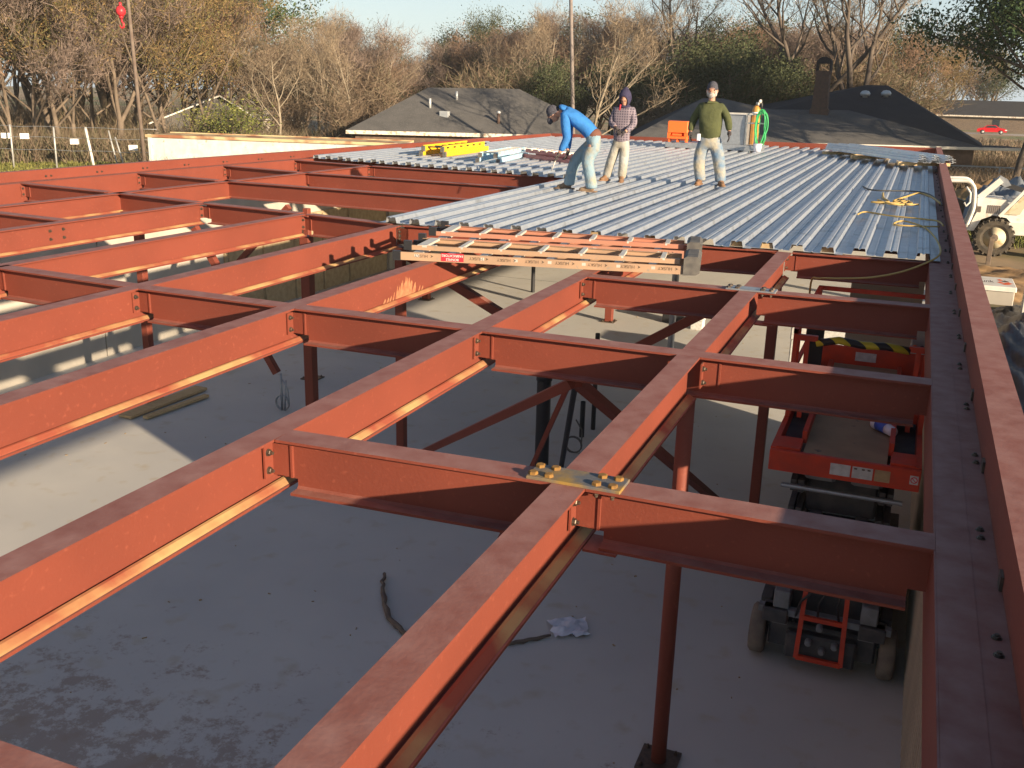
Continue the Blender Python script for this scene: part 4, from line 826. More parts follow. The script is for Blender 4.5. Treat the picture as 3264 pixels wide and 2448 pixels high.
# tan timber blocks and red lips in the flute ends
for k, m_ in ((0, 'pine'), (1, 'pine'), (3, 'pine'), (-3, 'kraft'), (-5, 'kraft'), (-6, 'kraft')):
    x = X0 + k * 0.329
    o = MB().add([(x + 0.012, y_first(x) + 0.02, 0.022), (x + 0.143, y_first(x) + 0.02, 0.022), (x + 0.134, y_first(x) + 0.02, 0.08), (x + 0.075, y_first(x) + 0.02, 0.072), (x + 0.024, y_first(x) + 0.02, 0.08),
                   (x + 0.012, y_first(x) + 0.07, 0.022), (x + 0.143, y_first(x) + 0.07, 0.022), (x + 0.134, y_first(x) + 0.07, 0.08), (x + 0.075, y_first(x) + 0.07, 0.072), (x + 0.024, y_first(x) + 0.07, 0.08)],
                  [(0, 1, 2, 3, 4), (9, 8, 7, 6, 5), (0, 5, 6, 1), (1, 6, 7, 2), (2, 7, 8, 3), (3, 8, 9, 4), (4, 9, 5, 0)]).build('flute_plug', m_)
    tag(o, 'tan plug filling a deck flute end, %s from the right' % ORD[{3: 0, 1: 1, 0: 2, -3: 3, -5: 4, -6: 5}[k]], 'plug', 'plugs in the flute ends')
# bundle of spare deck sheets on timbers
def bundle():
    t = thing('deck_sheet_bundle', 'bundle of spare fluted deck sheets on timbers at the far right', 'sheet stack')
    a = Vector((-2.55, 31.4, 0.13)); b_ = Vector((0.05, 26.0, 0.20))
    ax = (b_ - a).normalized(); e = Vector((ax.y, -ax.x, 0)).normalized(); e = -e if e.x < 0 else e
    me = deck_mesh(3, round((b_ - a).length, 2)); me.name = 'bundle_sheet'
    for k in range(5):
        o = part('spare_sheet', me, t); o.matrix_local = Matrix.Translation(a + Vector((0.05 * (k % 2), 0.12 * k, 0.022 * k + 0.06)) + e * 0.75) @ Matrix(((-e.x, ax.x, 0, 0), (-e.y, ax.y, 0, 0), (-e.z, ax.z, 1, 0), (0, 0, 0, 1)))
    for f in (0.10, 0.45, 0.93):
        p = a.lerp(b_, f) - Vector((0, 0, 0.02)); MB().bar(p - e * 0.35, p + e * 0.95, 0.09, 0.085, ax).build('timber', 'pine', t)
    return t
bundle()
def cart():
    t = thing('tool_cart', 'grey metal gang box and rack on a low skid behind the men', 'tool cart', (-7.3, 30.7, 0.08), -0.06)
    MB().rbox(0.0, 2.85, 0, 1.0, 0, 0.16, 0.01).build('skid', 'galv', t)
    s = MB(); s.rbox(1.30, 2.40, 0.1, 0.9, 0.161, 1.02, 0.02); s.build('mesh_panel_box', 'galv', t)
    for x in (2.44, 2.72): MB().bar((x, 0.08, 0.16), (x, 0.08, 1.08), 0.05, 0.05).build('post', 'alu', t)
    s = MB(); s.bar((1.4, 0.08, 1.06), (2.9, 0.08, 1.06), 0.05, 0.05); s.bar((2.4, 0.08, 0.8), (2.95, 0.08, 0.8), 0.04, 0.04); s.build('rail', 'alu', t)
cart()
def orangebox():
    t = thing('orange_tool_case', 'bright orange slotted tool case standing left of the man in green', 'case', (-7.22, 30.55, 0.245))
    s = MB(); s.rbox(0, 0.62, 0, 0.35, 0.28, 0.62, 0.02); s.rbox(0.0, 0.62, 0.0, 0.35, 0.10, 0.17, 0.01); s.box(0.0, 0.10, 0.02, 0.33, 0.171, 0.279); s.box(0.52, 0.62, 0.02, 0.33, 0.171, 0.279); s.box(0.10, 0.52, 0.2, 0.33, 0.171, 0.279); s.build('case_body', 'orange', t)
    for x in (0.03, 0.29, 0.55): MB().box(x, x + 0.04, 0.05, 0.3, 0, 0.099).build('foot', 'orange', t)
    MB().box(0.16, 0.44, -0.01, 0.03, 0.19, 0.25).build('handle', 'orange', t)
orangebox()
def gascyl():
    t = thing('gas_cylinder', 'amber gas cylinder with brass regulator strapped behind the rack', 'cylinder', (-4.72, 31.35, 0.08))
    MB().lathe([(0.12, 0), (0.125, 0.02), (0.125, 1.16), (0.10, 1.25), (0.045, 1.31)], (0, 0, 0), 20).build('cylinder_body', 'amber', t, True)
    MB().lathe([(0.03, 1.31), (0.03, 1.40)], (0, 0, 0), 10).build('valve', 'alu', t, True)
    s = MB(); s.lathe([(0.06, 0), (0.06, 0.04)], (0.08, -0.03, 1.42), 12, (1, -0.5, 0)); s.lathe([(0.05, 0), (0.05, 0.04)], (0.04, -0.05, 1.35), 12, (1, -0.5, 0)); s.build('regulator', 'alu', t, True)
    MB().lathe([(0.126, 1.02), (0.1265, 1.11)], (0, 0, 0), 20).build('label_band', 'whiteink', t, True)
    MB().tube([(0.12, -0.05, 1.34), (0.17, -0.07, 1.24), (0.16, -0.08, 1.38)], 0.022, 8).build('glove_rag', 'cap', t, True)
gascyl()
def hoses():
    random.seed(8); s = MB(); pts = []
    for k in range(9):
        w_ = 0.14 + 0.06 * random.random(); h = 0.45 + 0.12 * random.random(); ox = random.uniform(-0.05, 0.05)
        for i in range(12):
            a = 2 * PI * i / 12; pts.append((ox + w_ * math.cos(a) * (0.5 + 0.5 * abs(math.sin(a / 2 + 0.6))), 0.02 * k, 0.62 + h * math.sin(a)))
    s.tube(smoothpath(pts, 3), 0.013, 6); o = s.build('green_hose', 'green', None, True); o.location = (-4.40, 30.45, 0.10); tag(o, 'green hose hung in long loops on the rack post', 'hose')
hoses()
def bucket():
    t = thing('white_bucket', 'small white bucket at the foot of the green hose', 'bucket', (-4.42, 30.2, 0.085))
    MB().lathe([(0.10, 0), (0.13, 0.22)], (0, 0, 0), 16).build('bucket_body', 'cupwhite', t, True); MB().lathe([(0.135, 0.20), (0.138, 0.23)], (0, 0, 0), 16).build('rim', 'cupwhite', t, True)
bucket()
# ------------------------------------------------------------------ people
def skin(name, J, E, m, parent, sub=2, base=Vector((0, 0, 0)), extra=None, label=None):
    """J: name -> (x, y, z, r) or (x, y, z, rx, ry); E: pairs. One continuous skinned surface."""
    names = list(J); me = bpy.data.meshes.new(name); me.from_pydata([tuple(Vector(J[k][:3]) - base) for k in names], [(names.index(a), names.index(b_)) for a, b_ in E], [])
    o = bpy.data.objects.new(name, me); COL.objects.link(o); md = o.modifiers.new('skin', 'SKIN'); md.use_smooth_shade = True
    for i, k in enumerate(names):
        q = J[k][3:]; me.skin_vertices[0].data[i].radius = (q[0], q[-1])
    me.skin_vertices[0].data[0].use_root = True
    ss = o.modifiers.new('sub', 'SUBSURF'); ss.levels = sub; ss.render_levels = sub
    dg = bpy.context.evaluated_depsgraph_get(); me2 = bpy.data.meshes.new_from_object(o.evaluated_get(dg)); bpy.data.objects.remove(o)
    me2.name = name; me2.materials.clear(); me2.materials.append(M[m] if isinstance(m, str) else m)
    if extra:
        v = [tuple(p.co) for p in me2.vertices]; f = [tuple(p.vertices) for p in me2.polygons]; n = len(v)
        v += [tuple(Vector(p) - base) for p in extra.v]; f += [tuple(i + n for i in q) for q in extra.f]
        mm = me2.materials[0]; me2 = bpy.data.meshes.new(name); me2.from_pydata(v, [], f); me2.materials.append(mm)
    me2.polygons.foreach_set('use_smooth', [True] * len(me2.polygons)); me2.update()
    o = bpy.data.objects.new(name, me2); COL.objects.link(o); o.parent = parent
    if label: o['label'] = label
    return o
def face_geo(c, fwd, s=1.0):
    """head with brow, nose, lips and ears; c = head centre, fwd = gaze direction"""
    b = MB(); f = Vector(fwd).normalized(); r = f.cross(Vector((0, 0, 1))).normalized(); u = r.cross(f); R3 = Matrix((r, f, u)).transposed(); c = Vector(c)
    b.ell(c, (0.076 * s, 0.094 * s, 0.118 * s), 20, 14, R3); b.ell(c + f * 0.030 * s - u * 0.060 * s, (0.054 * s, 0.056 * s, 0.050 * s), 14, 10, R3)
    b.add([c + f * 0.088 * s + u * 0.022 * s, c + f * 0.118 * s - u * 0.022 * s, c + f * 0.085 * s - u * 0.03 * s - r * 0.017 * s, c + f * 0.085 * s - u * 0.03 * s + r * 0.017 * s], [(0, 2, 1), (0, 1, 3), (1, 2, 3)])
    b.ell(c + f * 0.083 * s - u * 0.055 * s, (0.024 * s, 0.012 * s, 0.008 * s), 10, 6, R3)
    b.ell(c + f * 0.080 * s + u * 0.026 * s, (0.050 * s, 0.014 * s, 0.010 * s), 12, 6, R3)
    for k in (-1, 1): b.ell(c + r * k * 0.078 * s - u * 0.005 * s, (0.012 * s, 0.022 * s, 0.032 * s), 8, 6, R3)
    return b, f, r, u, R3, c
def eyes(c, fwd, parent, base, m='eye', wide=0.030, size=0.013):
    f = Vector(fwd).normalized(); r = f.cross(Vector((0, 0, 1))).normalized(); u = r.cross(f); R3 = Matrix((r, f, u)).transposed(); c = Vector(c) - base
    for k in (-1, 1):
        e = MB(); e.ell(c + f * 0.086 + r * k * wide + u * 0.010, (size * 1.4, 0.008, size), 10, 6, R3); e.build('eye', m, parent, True)
def glove(name, wrist, dirv, palm_n, parent, base, m='glove', curl=0.5, s=1.0, side=1):
    """palm plus five separate bent fingers as one skinned surface; dirv = toward the finger tips, palm_n = normal of the palm side"""
    w_ = Vector(wrist); d = Vector(dirv).normalized(); n = Vector(palm_n); n = (n - d * n.dot(d)).normalized(); a = d.cross(n) * side
    J = {'w0': tuple(w_ - d * 0.04) + (0.032 * s,), 'w': tuple(w_ + d * 0.01) + (0.033 * s, 0.026 * s), 'palm': tuple(w_ + d * 0.055) + (0.040 * s, 0.024 * s)}; E = [('w0', 'w'), ('w', 'palm')]
    extra = MB()
    for i, (off, L) in enumerate(((-0.030, 0.062), (-0.010, 0.074), (0.011, 0.070), (0.031, 0.052))):
        p0 = w_ + d * 0.078 + a * off * s; v = d.copy(); pts = [p0 - d * 0.02]; p = p0; 
        for k in range(3):
            ang = curl * (k * 0.55 + 0.25); dd = (d * math.cos(ang) + n * math.sin(ang)).normalized(); pts.append(p); p = p + dd * L * s * (0.42 - 0.08 * k)
        pts.append(p); extra.tube([q for q in pts], [0.0105 * s, 0.0105 * s, 0.010 * s, 0.0095 * s, 0.006 * s], 7)
    t0 = w_ + d * 0.025 - a * 0.034 * s; t1 = t0 + (d * 0.6 - a * 0.8).normalized() * 0.032 + n * 0.008; t2 = t1 + (d * 0.9 - a * 0.25 + n * 0.3).normalized() * 0.034
    extra.tube([t0 - (d * 0.4 - a * 0.6) * 0.03, t0, t1, t2], [0.014 * s, 0.013 * s, 0.012 * s, 0.007 * s], 7)
    return skin(name, J, E, m, parent, 2, base, extra)
def boot(name, ank, toe, parent, base, m='boot', s=1.0):
    a = Vector(ank); t = Vector(toe); d = (t - a); d.z = 0; L = d.length; d.normalize(); sole = 0.078
    J = {'heel': tuple(a - d * 0.045)[:2] + (sole + 0.045, 0.040 * s), 'mid': tuple(a + d * 0.06)[:2] + (sole + 0.052, 0.044 * s), 'ball': tuple(a + d * (0.15))[:2] + (sole + 0.042, 0.048 * s, 0.038), 'tip': tuple(a + d * 0.215)[:2] + (sole + 0.034, 0.036 * s, 0.030), 'ank': (a.x, a.y, sole + 0.11, 0.047 * s), 'top': (a.x, a.y, sole + 0.20, 0.050 * s)}
    b = MB(); sd = Vector((-d.y, d.x, 0)); out = []
    for f, w_ in ((-0.095, 0.03), (-0.05, 0.045), (0.06, 0.042), (0.15, 0.052), (0.22, 0.045), (0.255, 0.02)): out.append((f, w_))
    ring = [a + d * f + sd * w_ * s for f, w_ in out] + [a + d * f - sd * w_ * s for f, w_ in reversed(out)]; n = len(ring)
    vs = [(p.x, p.y, sole - 0.002) for p in ring] + [(p.x, p.y, sole + 0.022) for p in ring]
    b.add(vs, [tuple(range(n - 1, -1, -1)), tuple(range(n, 2 * n))] + [(i, (i + 1) % n, n + (i + 1) % n, n + i) for i in range(n)])
    return skin(name, J, [('heel', 'mid'), ('mid', 'ball'), ('ball', 'tip'), ('mid', 'ank'), ('ank', 'top')], m, parent, 2, base, b)
def add_hat(parent, base, c, m, kind='beanie', fwd=(0, -1, 0)):
    c = Vector(c) - base; f = Vector(fwd).normalized(); r = f.cross(Vector((0, 0, 1))).normalized(); u = r.cross(f); R3 = Matrix((r, f, u)).transposed(); b = MB()
    prof = [(0.088, 0.012), (0.092, 0.02), (0.094, 0.055), (0.090, 0.085), (0.076, 0.125), (0.050, 0.152), (0.018, 0.166), (0.001, 0.168)]
    n = 20; vs = []
    for q, h in prof:
        for k in range(n): vs.append(c + R3 @ Vector((q * 0.93 * math.cos(2 * PI * k / n), q * 1.12 * math.sin(2 * PI * k / n) - 0.004, h)))
    b.add(vs, [(i * n + k, i * n + (k + 1) % n, (i + 1) * n + (k + 1) % n, (i + 1) * n + k) for i in range(len(prof) - 1) for k in range(n)]); h = b.build('beanie', m, parent, True)
    cb = MB(); vs = []
    for q, hh in ((0.090, 0.010), (0.099, 0.012), (0.100, 0.05), (0.092, 0.054)):
        for k in range(n): vs.append(c + R3 @ Vector((q * 0.93 * math.cos(2 * PI * k / n), q * 1.12 * math.sin(2 * PI * k / n) - 0.004, hh)))
    cb.add(vs, [(i * n + k, i * n + (k + 1) % n, (i + 1) * n + (k + 1) % n, (i + 1) * n + k) for i in range(3) for k in range(n)]); cb.build('beanie_cuff', m, h, True)
def V(*a): return Vector(a)
# --- man in the olive sweatshirt, facing the camera
def man_green():
    B = V(-3.47, 18.35, 0.078); t = thing('person', 'bearded person in olive sweatshirt, beanie and dusty jeans facing the camera', 'person', B); t.scale = (1.08, 1.06, 1.0)
    hc = (-3.555, 18.30, 1.735); fw = (0.10, -1, 0.02); hd = face_geo(hc, fw, 1.08)[0]
    J = dict(pel=(-3.54, 18.36, 0.93, 0.11, 0.09), abd=(-3.54, 18.34, 1.10, 0.12, 0.10), che=(-3.55, 18.35, 1.30, 0.12, 0.09), nk0=(-3.555, 18.35, 1.50, 0.06), nk=(-3.555, 18.33, 1.62, 0.055), hd=(-3.555, 18.31, 1.70, 0.06),
             sL=(-3.72, 18.36, 1.43, 0.045), eL=(-3.845, 18.36, 1.22, 0.04), wL=(-3.865, 18.29, 1.00, 0.03), sR=(-3.39, 18.36, 1.44, 0.045), eR=(-3.265, 18.36, 1.24, 0.045), wR=(-3.215, 18.29, 1.03, 0.032),
             hL=(-3.635, 18.36, 0.86, 0.085), kL=(-3.69, 18.33, 0.50, 0.055), aL=(-3.65, 18.38, 0.17, 0.04), fL=(-3.67, 18.24, 0.13, 0.035), hR=(-3.45, 18.36, 0.86, 0.085), kR=(-3.355, 18.33, 0.51, 0.055), aR=(-3.31, 18.38, 0.17, 0.04), fR=(-3.27, 18.25, 0.13, 0.035))
    E = [('pel', 'abd'), ('abd', 'che'), ('che', 'nk0'), ('nk0', 'nk'), ('nk', 'hd'), ('che', 'sL'), ('sL', 'eL'), ('eL', 'wL'), ('che', 'sR'), ('sR', 'eR'), ('eR', 'wR'), ('pel', 'hL'), ('hL', 'kL'), ('kL', 'aL'), ('aL', 'fL'), ('pel', 'hR'), ('hR', 'kR'), ('kR', 'aR'), ('aR', 'fR')]
    body = skin('body', J, E, 'skin', t, 2, B, hd); eyes(hc, fw, t, B, 'eye', 0.033, 0.017)
    K = dict(hem0=(-3.54, 18.355, 0.87, 0.175, 0.14), hem=(-3.54, 18.355, 0.955, 0.19, 0.155), bel=(-3.54, 18.325, 1.10, 0.205, 0.18), che=(-3.545, 18.34, 1.33, 0.19, 0.145), col=(-3.55, 18.35, 1.50, 0.115, 0.09), ne=(-3.553, 18.345, 1.575, 0.073),
             sL=(-3.735, 18.36, 1.455, 0.085), eL=(-3.845, 18.36, 1.22, 0.070), fL=(-3.862, 18.31, 1.09, 0.062), wL=(-3.865, 18.29, 1.015, 0.045), sR=(-3.375, 18.36, 1.465, 0.085), eR=(-3.265, 18.36, 1.24, 0.070), fR=(-3.235, 18.31, 1.12, 0.062), wR=(-3.217, 18.29, 1.045, 0.045))
    skin('sweatshirt', K, [('hem0', 'hem'), ('hem', 'bel'), ('bel', 'che'), ('che', 'col'), ('col', 'ne'), ('che', 'sL'), ('sL', 'eL'), ('eL', 'fL'), ('fL', 'wL'), ('che', 'sR'), ('sR', 'eR'), ('eR', 'fR'), ('fR', 'wR')], 'sweater', t, 2, B)
    P = dict(top=(-3.54, 18.36, 1.03, 0.165, 0.13), pel=(-3.54, 18.36, 0.90, 0.175, 0.135), hL=(-3.635, 18.35, 0.80, 0.125, 0.12), tL=(-3.675, 18.345, 0.64, 0.118), kL=(-3.69, 18.33, 0.48, 0.108), cL=(-3.675, 18.36, 0.32, 0.102), aL=(-3.655, 18.375, 0.185, 0.100), hR=(-3.445, 18.35, 0.80, 0.125, 0.12), tR=(-3.385, 18.345, 0.65, 0.118), kR=(-3.35, 18.33, 0.49, 0.108), cR=(-3.325, 18.36, 0.32, 0.102), aR=(-3.31, 18.375, 0.185, 0.102), xL=(-3.65, 18.375, 0.13, 0.092), xR=(-3.31, 18.375, 0.13, 0.094))
    skin('jeans', P, [('aL', 'xL'), ('aR', 'xR'), ('top', 'pel'), ('pel', 'hL'), ('hL', 'tL'), ('tL', 'kL'), ('kL', 'cL'), ('cL', 'aL'), ('pel', 'hR'), ('hR', 'tR'), ('tR', 'kR'), ('kR', 'cR'), ('cR', 'aR')], 'jeans', t, 2, B)
    add_hat(t, B, V(*hc) + V(0, 0.01, 0.0), 'knit', fwd=fw); R9 = 0
    s = MB(); R3 = Matrix.Identity(3); s.ell(V(*hc) - B + V(0.006, -0.055, -0.072), (0.066, 0.052, 0.060), 14, 10); s.ell(V(*hc) - B + V(-0.055, -0.03, -0.045), (0.028, 0.055, 0.06), 10, 8); s.ell(V(*hc) - B + V(0.063, -0.03, -0.045), (0.028, 0.055, 0.06), 10, 8); s.build('beard', 'beard', t, True)
    s = MB(); s.ell(V(*hc) - B + V(0.008, -0.112, -0.040), (0.032, 0.010, 0.009), 10, 6); s.build('moustache', 'beard', t, True)
    glove('work_glove', (-3.867, 18.285, 0.99), (0.02, -0.08, -1), (1, -0.2, 0), t, B, side=-1, s=1.15); glove('work_glove', (-3.213, 18.285, 1.02), (0.05, -0.08, -1), (-1, -0.2, 0), t, B, side=1, s=1.15)
    boot('boot', (-3.655, 18.37, 0.15), (-3.67, 18.1, 0.1), t, B, 'boot'); boot('boot', (-3.31, 18.37, 0.15), (-3.20, 18.12, 0.1), t, B, 'boot')
    s = MB(); s.rbox(-0.285, -0.225, -0.16, -0.10, 0.79, 0.91, 0.008); o = s.build('white_cup', 'cupwhite'); o.location = B; tag(o, 'white cup held by the person in the olive sweatshirt', 'cup')
man_green()
# --- man in the blue jacket bending down
def man_blue():
    B = V(-5.2, 15.9, 0.078); t = thing('person', 'person in bright blue jacket and pale jeans bending down over the deck', 'person', B)
    hc = (-5.665, 15.80, 1.285); fw = (-0.80, -0.25, -0.75); hd = face_geo(hc, fw, 1.0)[0]
    J = dict(pel=(-4.97, 15.86, 0.94, 0.09, 0.08), abd=(-5.12, 15.85, 1.11, 0.10, 0.08), che=(-5.32, 15.83, 1.27, 0.11, 0.08), nk0=(-5.46, 15.81, 1.33, 0.075), nk=(-5.55, 15.80, 1.32, 0.055), hd=(-5.63, 15.80, 1.29, 0.06),
             sN=(-5.40, 15.66, 1.26, 0.06), eN=(-5.335, 15.60, 0.93, 0.045), wN=(-5.45, 15.56, 0.68, 0.032), sF=(-5.45, 16.0, 1.25, 0.06), eF=(-5.46, 16.05, 0.93, 0.045), wF=(-5.42, 15.92, 0.70, 0.032),
             hF=(-5.02, 15.95, 0.88, 0.085), kF=(-5.31, 16.0, 0.56, 0.055), aF=(-5.41, 16.02, 0.19, 0.04), fF=(-5.55, 16.02, 0.13, 0.035), hN=(-4.94, 15.78, 0.88, 0.085), kN=(-5.02, 15.74, 0.58, 0.055), aN=(-4.93, 15.76, 0.19, 0.04), fN=(-5.06, 15.74, 0.13, 0.035))
    E = [('pel', 'abd'), ('abd', 'che'), ('che', 'nk0'), ('nk0', 'nk'), ('nk', 'hd'), ('che', 'sN'), ('sN', 'eN'), ('eN', 'wN'), ('che', 'sF'), ('sF', 'eF'), ('eF', 'wF'), ('pel', 'hF'), ('hF', 'kF'), ('kF', 'aF'), ('aF', 'fF'), ('pel', 'hN'), ('hN', 'kN'), ('kN', 'aN'), ('aN', 'fN')]
    skin('body', J, E, 'skin', t, 2, B, hd); eyes(hc, fw, t, B, 'eye')
    K = dict(hem0=(-4.95, 15.86, 0.95, 0.15, 0.125), hem=(-5.03, 15.86, 1.04, 0.165, 0.135), abd=(-5.15, 15.85, 1.155, 0.165, 0.135), che=(-5.30, 15.83, 1.275, 0.175, 0.135), col=(-5.42, 15.82, 1.335, 0.12, 0.10), ne=(-5.52, 15.81, 1.345, 0.082),
             sN=(-5.41, 15.66, 1.27, 0.088), uN=(-5.37, 15.62, 1.09, 0.082), eN=(-5.335, 15.60, 0.93, 0.072), fN=(-5.39, 15.58, 0.80, 0.062), wN=(-5.44, 15.565, 0.71, 0.046), sF=(-5.45, 16.0, 1.26, 0.085), eF=(-5.46, 16.05, 0.93, 0.068), wF=(-5.42, 15.93, 0.73, 0.045))
    skin('jacket', K, [('hem0', 'hem'), ('hem', 'abd'), ('abd', 'che'), ('che', 'col'), ('col', 'ne'), ('che', 'sN'), ('sN', 'uN'), ('uN', 'eN'), ('eN', 'fN'), ('fN', 'wN'), ('che', 'sF'), ('sF', 'eF'), ('eF', 'wF')], 'blueshirt', t, 2, B)
    s = MB(); R3 = Matrix.Rotation(0.5, 3, 'Y'); s.ell(V(-5.47, 15.83, 1.385) - B, (0.115, 0.13, 0.05), 14, 8, R3); s.build('hood', 'blueshirt', t, True)
    skin('undershirt', dict(z=(-4.90, 15.86, 0.91, 0.145, 0.12), a=(-4.955, 15.86, 0.985, 0.155, 0.13), b=(-5.02, 15.86, 1.035, 0.158, 0.130)), [('z', 'a'), ('a', 'b')], 'brownhem', t, 2, B)
    P = dict(top=(-5.04, 15.86, 1.03, 0.145, 0.125), pel=(-4.96, 15.86, 0.945, 0.162, 0.14), bt=(-4.93, 15.86, 0.86, 0.16, 0.135), hF=(-5.04, 15.95, 0.80, 0.125), tF=(-5.19, 15.98, 0.68, 0.118), kF=(-5.31, 16.0, 0.55, 0.105), cF=(-5.37, 16.01, 0.38, 0.098), aF=(-5.41, 16.02, 0.19, 0.100), hN=(-4.95, 15.78, 0.78, 0.13), tN=(-5.0, 15.76, 0.66, 0.118), kN=(-5.02, 15.74, 0.55, 0.105), cN=(-4.97, 15.75, 0.37, 0.098), aN=(-4.93, 15.76, 0.18, 0.105), xF=(-5.41, 16.02, 0.13, 0.095), xN=(-4.93, 15.76, 0.125, 0.10))
    skin('jeans', P, [('aF', 'xF'), ('aN', 'xN'), ('top', 'pel'), ('pel', 'bt'), ('bt', 'hF'), ('hF', 'tF'), ('tF', 'kF'), ('kF', 'cF'), ('cF', 'aF'), ('bt', 'hN'), ('hN', 'tN'), ('tN', 'kN'), ('kN', 'cN'), ('cN', 'aN')], 'jeanpale', t, 2, B)
    add_hat(t, B, V(*hc) + V(0.02, 0, 0.0), 'knit', fwd=(-0.8, -0.2, -0.55))
    s = MB(); s.ell(V(-5.70, 15.77, 1.19) - B, (0.05, 0.05, 0.06), 12, 8); s.build('beard', 'knit', t, True)
    glove('work_glove', (-5.455, 15.56, 0.675), (-0.35, -0.1, -0.9), (-1, 0, 0.3), t, B, side=1, s=1.1, curl=1.0); glove('work_glove', (-5.42, 15.92, 0.69), (-0.25, -0.2, -0.9), (-1, 0, 0.3), t, B, side=-1, s=1.1, curl=0.9)
    boot('boot', (-5.41, 16.02, 0.15), (-5.7, 15.98, 0.1), t, B, 'bootdark'); boot('boot', (-4.93, 15.76, 0.15), (-5.2, 15.74, 0.1), t, B, 'bootdark')
    o = MB().cyl((-5.50, 15.55, 0.58), (-5.56, 15.54, 0.40), 0.008, 8).build('screwdriver', 'alu', None, True); tag(o, 'thin pale tool pointing down from the gloved hand of the bending person', 'tool')
man_blue()
# --- man in the plaid shirt with a hood
def man_plaid():
    B = V(-5.15, 17.95, 0.078); t = thing('person', 'person in plaid shirt with dark hood, hands held together, looking down', 'person', B)
    hc = (-5.045, 17.88, 1.545); fw = (0.05, -1, -0.45); hd = face_geo(hc, fw, 0.97)[0]
    J = dict(pel=(-5.09, 17.96, 0.88, 0.09, 0.08), abd=(-5.08, 17.96, 1.02, 0.10, 0.08), che=(-5.07, 17.96, 1.22, 0.10, 0.08), nk0=(-5.06, 17.95, 1.39, 0.065), nk=(-5.055, 17.92, 1.46, 0.052), hd=(-5.05, 17.90, 1.52, 0.055),
             sL=(-5.22, 17.96, 1.32, 0.04), eL=(-5.285, 17.92, 1.12, 0.042), wL=(-5.14, 17.74, 1.05, 0.03), sR=(-4.92, 17.96, 1.32, 0.04), eR=(-4.86, 17.93, 1.11, 0.042), wR=(-4.98, 17.75, 0.98, 0.03),
             hL=(-5.17, 17.96, 0.82, 0.075), kL=(-5.26, 17.95, 0.46, 0.052), aL=(-5.355, 18.03, 0.17, 0.04), fL=(-5.38, 17.92, 0.13, 0.035), hR=(-5.03, 17.96, 0.82, 0.075), kR=(-5.02, 17.94, 0.46, 0.052), aR=(-5.05, 17.99, 0.17, 0.04), fR=(-5.04, 17.88, 0.13, 0.035))
    E = [('pel', 'abd'), ('abd', 'che'), ('che', 'nk0'), ('nk0', 'nk'), ('nk', 'hd'), ('che', 'sL'), ('sL', 'eL'), ('eL', 'wL'), ('che', 'sR'), ('sR', 'eR'), ('eR', 'wR'), ('pel', 'hL'), ('hL', 'kL'), ('kL', 'aL'), ('aL', 'fL'), ('pel', 'hR'), ('hR', 'kR'), ('kR', 'aR'), ('aR', 'fR')]
    skin('body', J, E, 'skin', t, 2, B, hd); eyes(hc, fw, t, B, 'eye', 0.028, 0.011)
    K = dict(hem0=(-5.09, 17.96, 0.76, 0.155, 0.125), hem=(-5.09, 17.96, 0.86, 0.165, 0.13), abd=(-5.08, 17.95, 1.02, 0.165, 0.13), che=(-5.07, 17.95, 1.24, 0.168, 0.13), col=(-5.065, 17.95, 1.385, 0.105, 0.085), ne=(-5.06, 17.94, 1.435, 0.075),
             sL=(-5.23, 17.96, 1.35, 0.082), eL=(-5.285, 17.92, 1.12, 0.070), wL=(-5.155, 17.76, 1.055, 0.050), sR=(-4.905, 17.96, 1.35, 0.082), eR=(-4.86, 17.93, 1.11, 0.070), wR=(-4.965, 17.77, 0.99, 0.050))
    skin('plaid_shirt', K, [('hem0', 'hem'), ('hem', 'abd'), ('abd', 'che'), ('che', 'col'), ('col', 'ne'), ('che', 'sL'), ('sL', 'eL'), ('eL', 'wL'), ('che', 'sR'), ('sR', 'eR'), ('eR', 'wR')], 'plaid', t, 2, B)
    P = dict(top=(-5.09, 17.96, 0.95, 0.13, 0.10), pel=(-5.09, 17.96, 0.84, 0.14, 0.11), hL=(-5.165, 17.96, 0.74, 0.108), tL=(-5.21, 17.955, 0.60, 0.100), kL=(-5.26, 17.95, 0.46, 0.093), cL=(-5.31, 17.99, 0.31, 0.088), aL=(-5.35, 18.02, 0.18, 0.088), hR=(-5.025, 17.96, 0.74, 0.108), tR=(-5.02, 17.95, 0.60, 0.100), kR=(-5.02, 17.94, 0.46, 0.093), cR=(-5.035, 17.97, 0.31, 0.088), aR=(-5.05, 17.985, 0.18, 0.088), xL=(-5.35, 18.02, 0.12, 0.066), xR=(-5.05, 17.985, 0.12, 0.066))
    skin('trousers', P, [('aL', 'xL'), ('aR', 'xR'), ('top', 'pel'), ('pel', 'hL'), ('hL', 'tL'), ('tL', 'kL'), ('kL', 'cL'), ('cL', 'aL'), ('pel', 'hR'), ('hR', 'tR'), ('tR', 'kR'), ('kR', 'cR'), ('cR', 'aR')], 'khaki', t, 2, B)
    # hood: open shell round the head
    b = MB(); n = 20; c = V(*hc) - B + V(0, 0.03, 0.01); f = V(*fw).normalized(); r = f.cross(V(0, 0, 1)).normalized(); u = r.cross(f)
    rings = []
    for th, rr, up in ((35, 0.083, 0.0), (50, 0.112, 0.010), (75, 0.128, 0.02), (100, 0.132, 0.03), (130, 0.108, 0.03), (155, 0.06, 0.03), (178, 0.004, 0.03)):
        a = math.radians(th); rings.append([c + f * (0.135 * math.cos(a)) + (r * math.cos(2 * PI * k / n) * 0.86 + u * math.sin(2 * PI * k / n) * 1.22) * rr + u * up for k in range(n)])
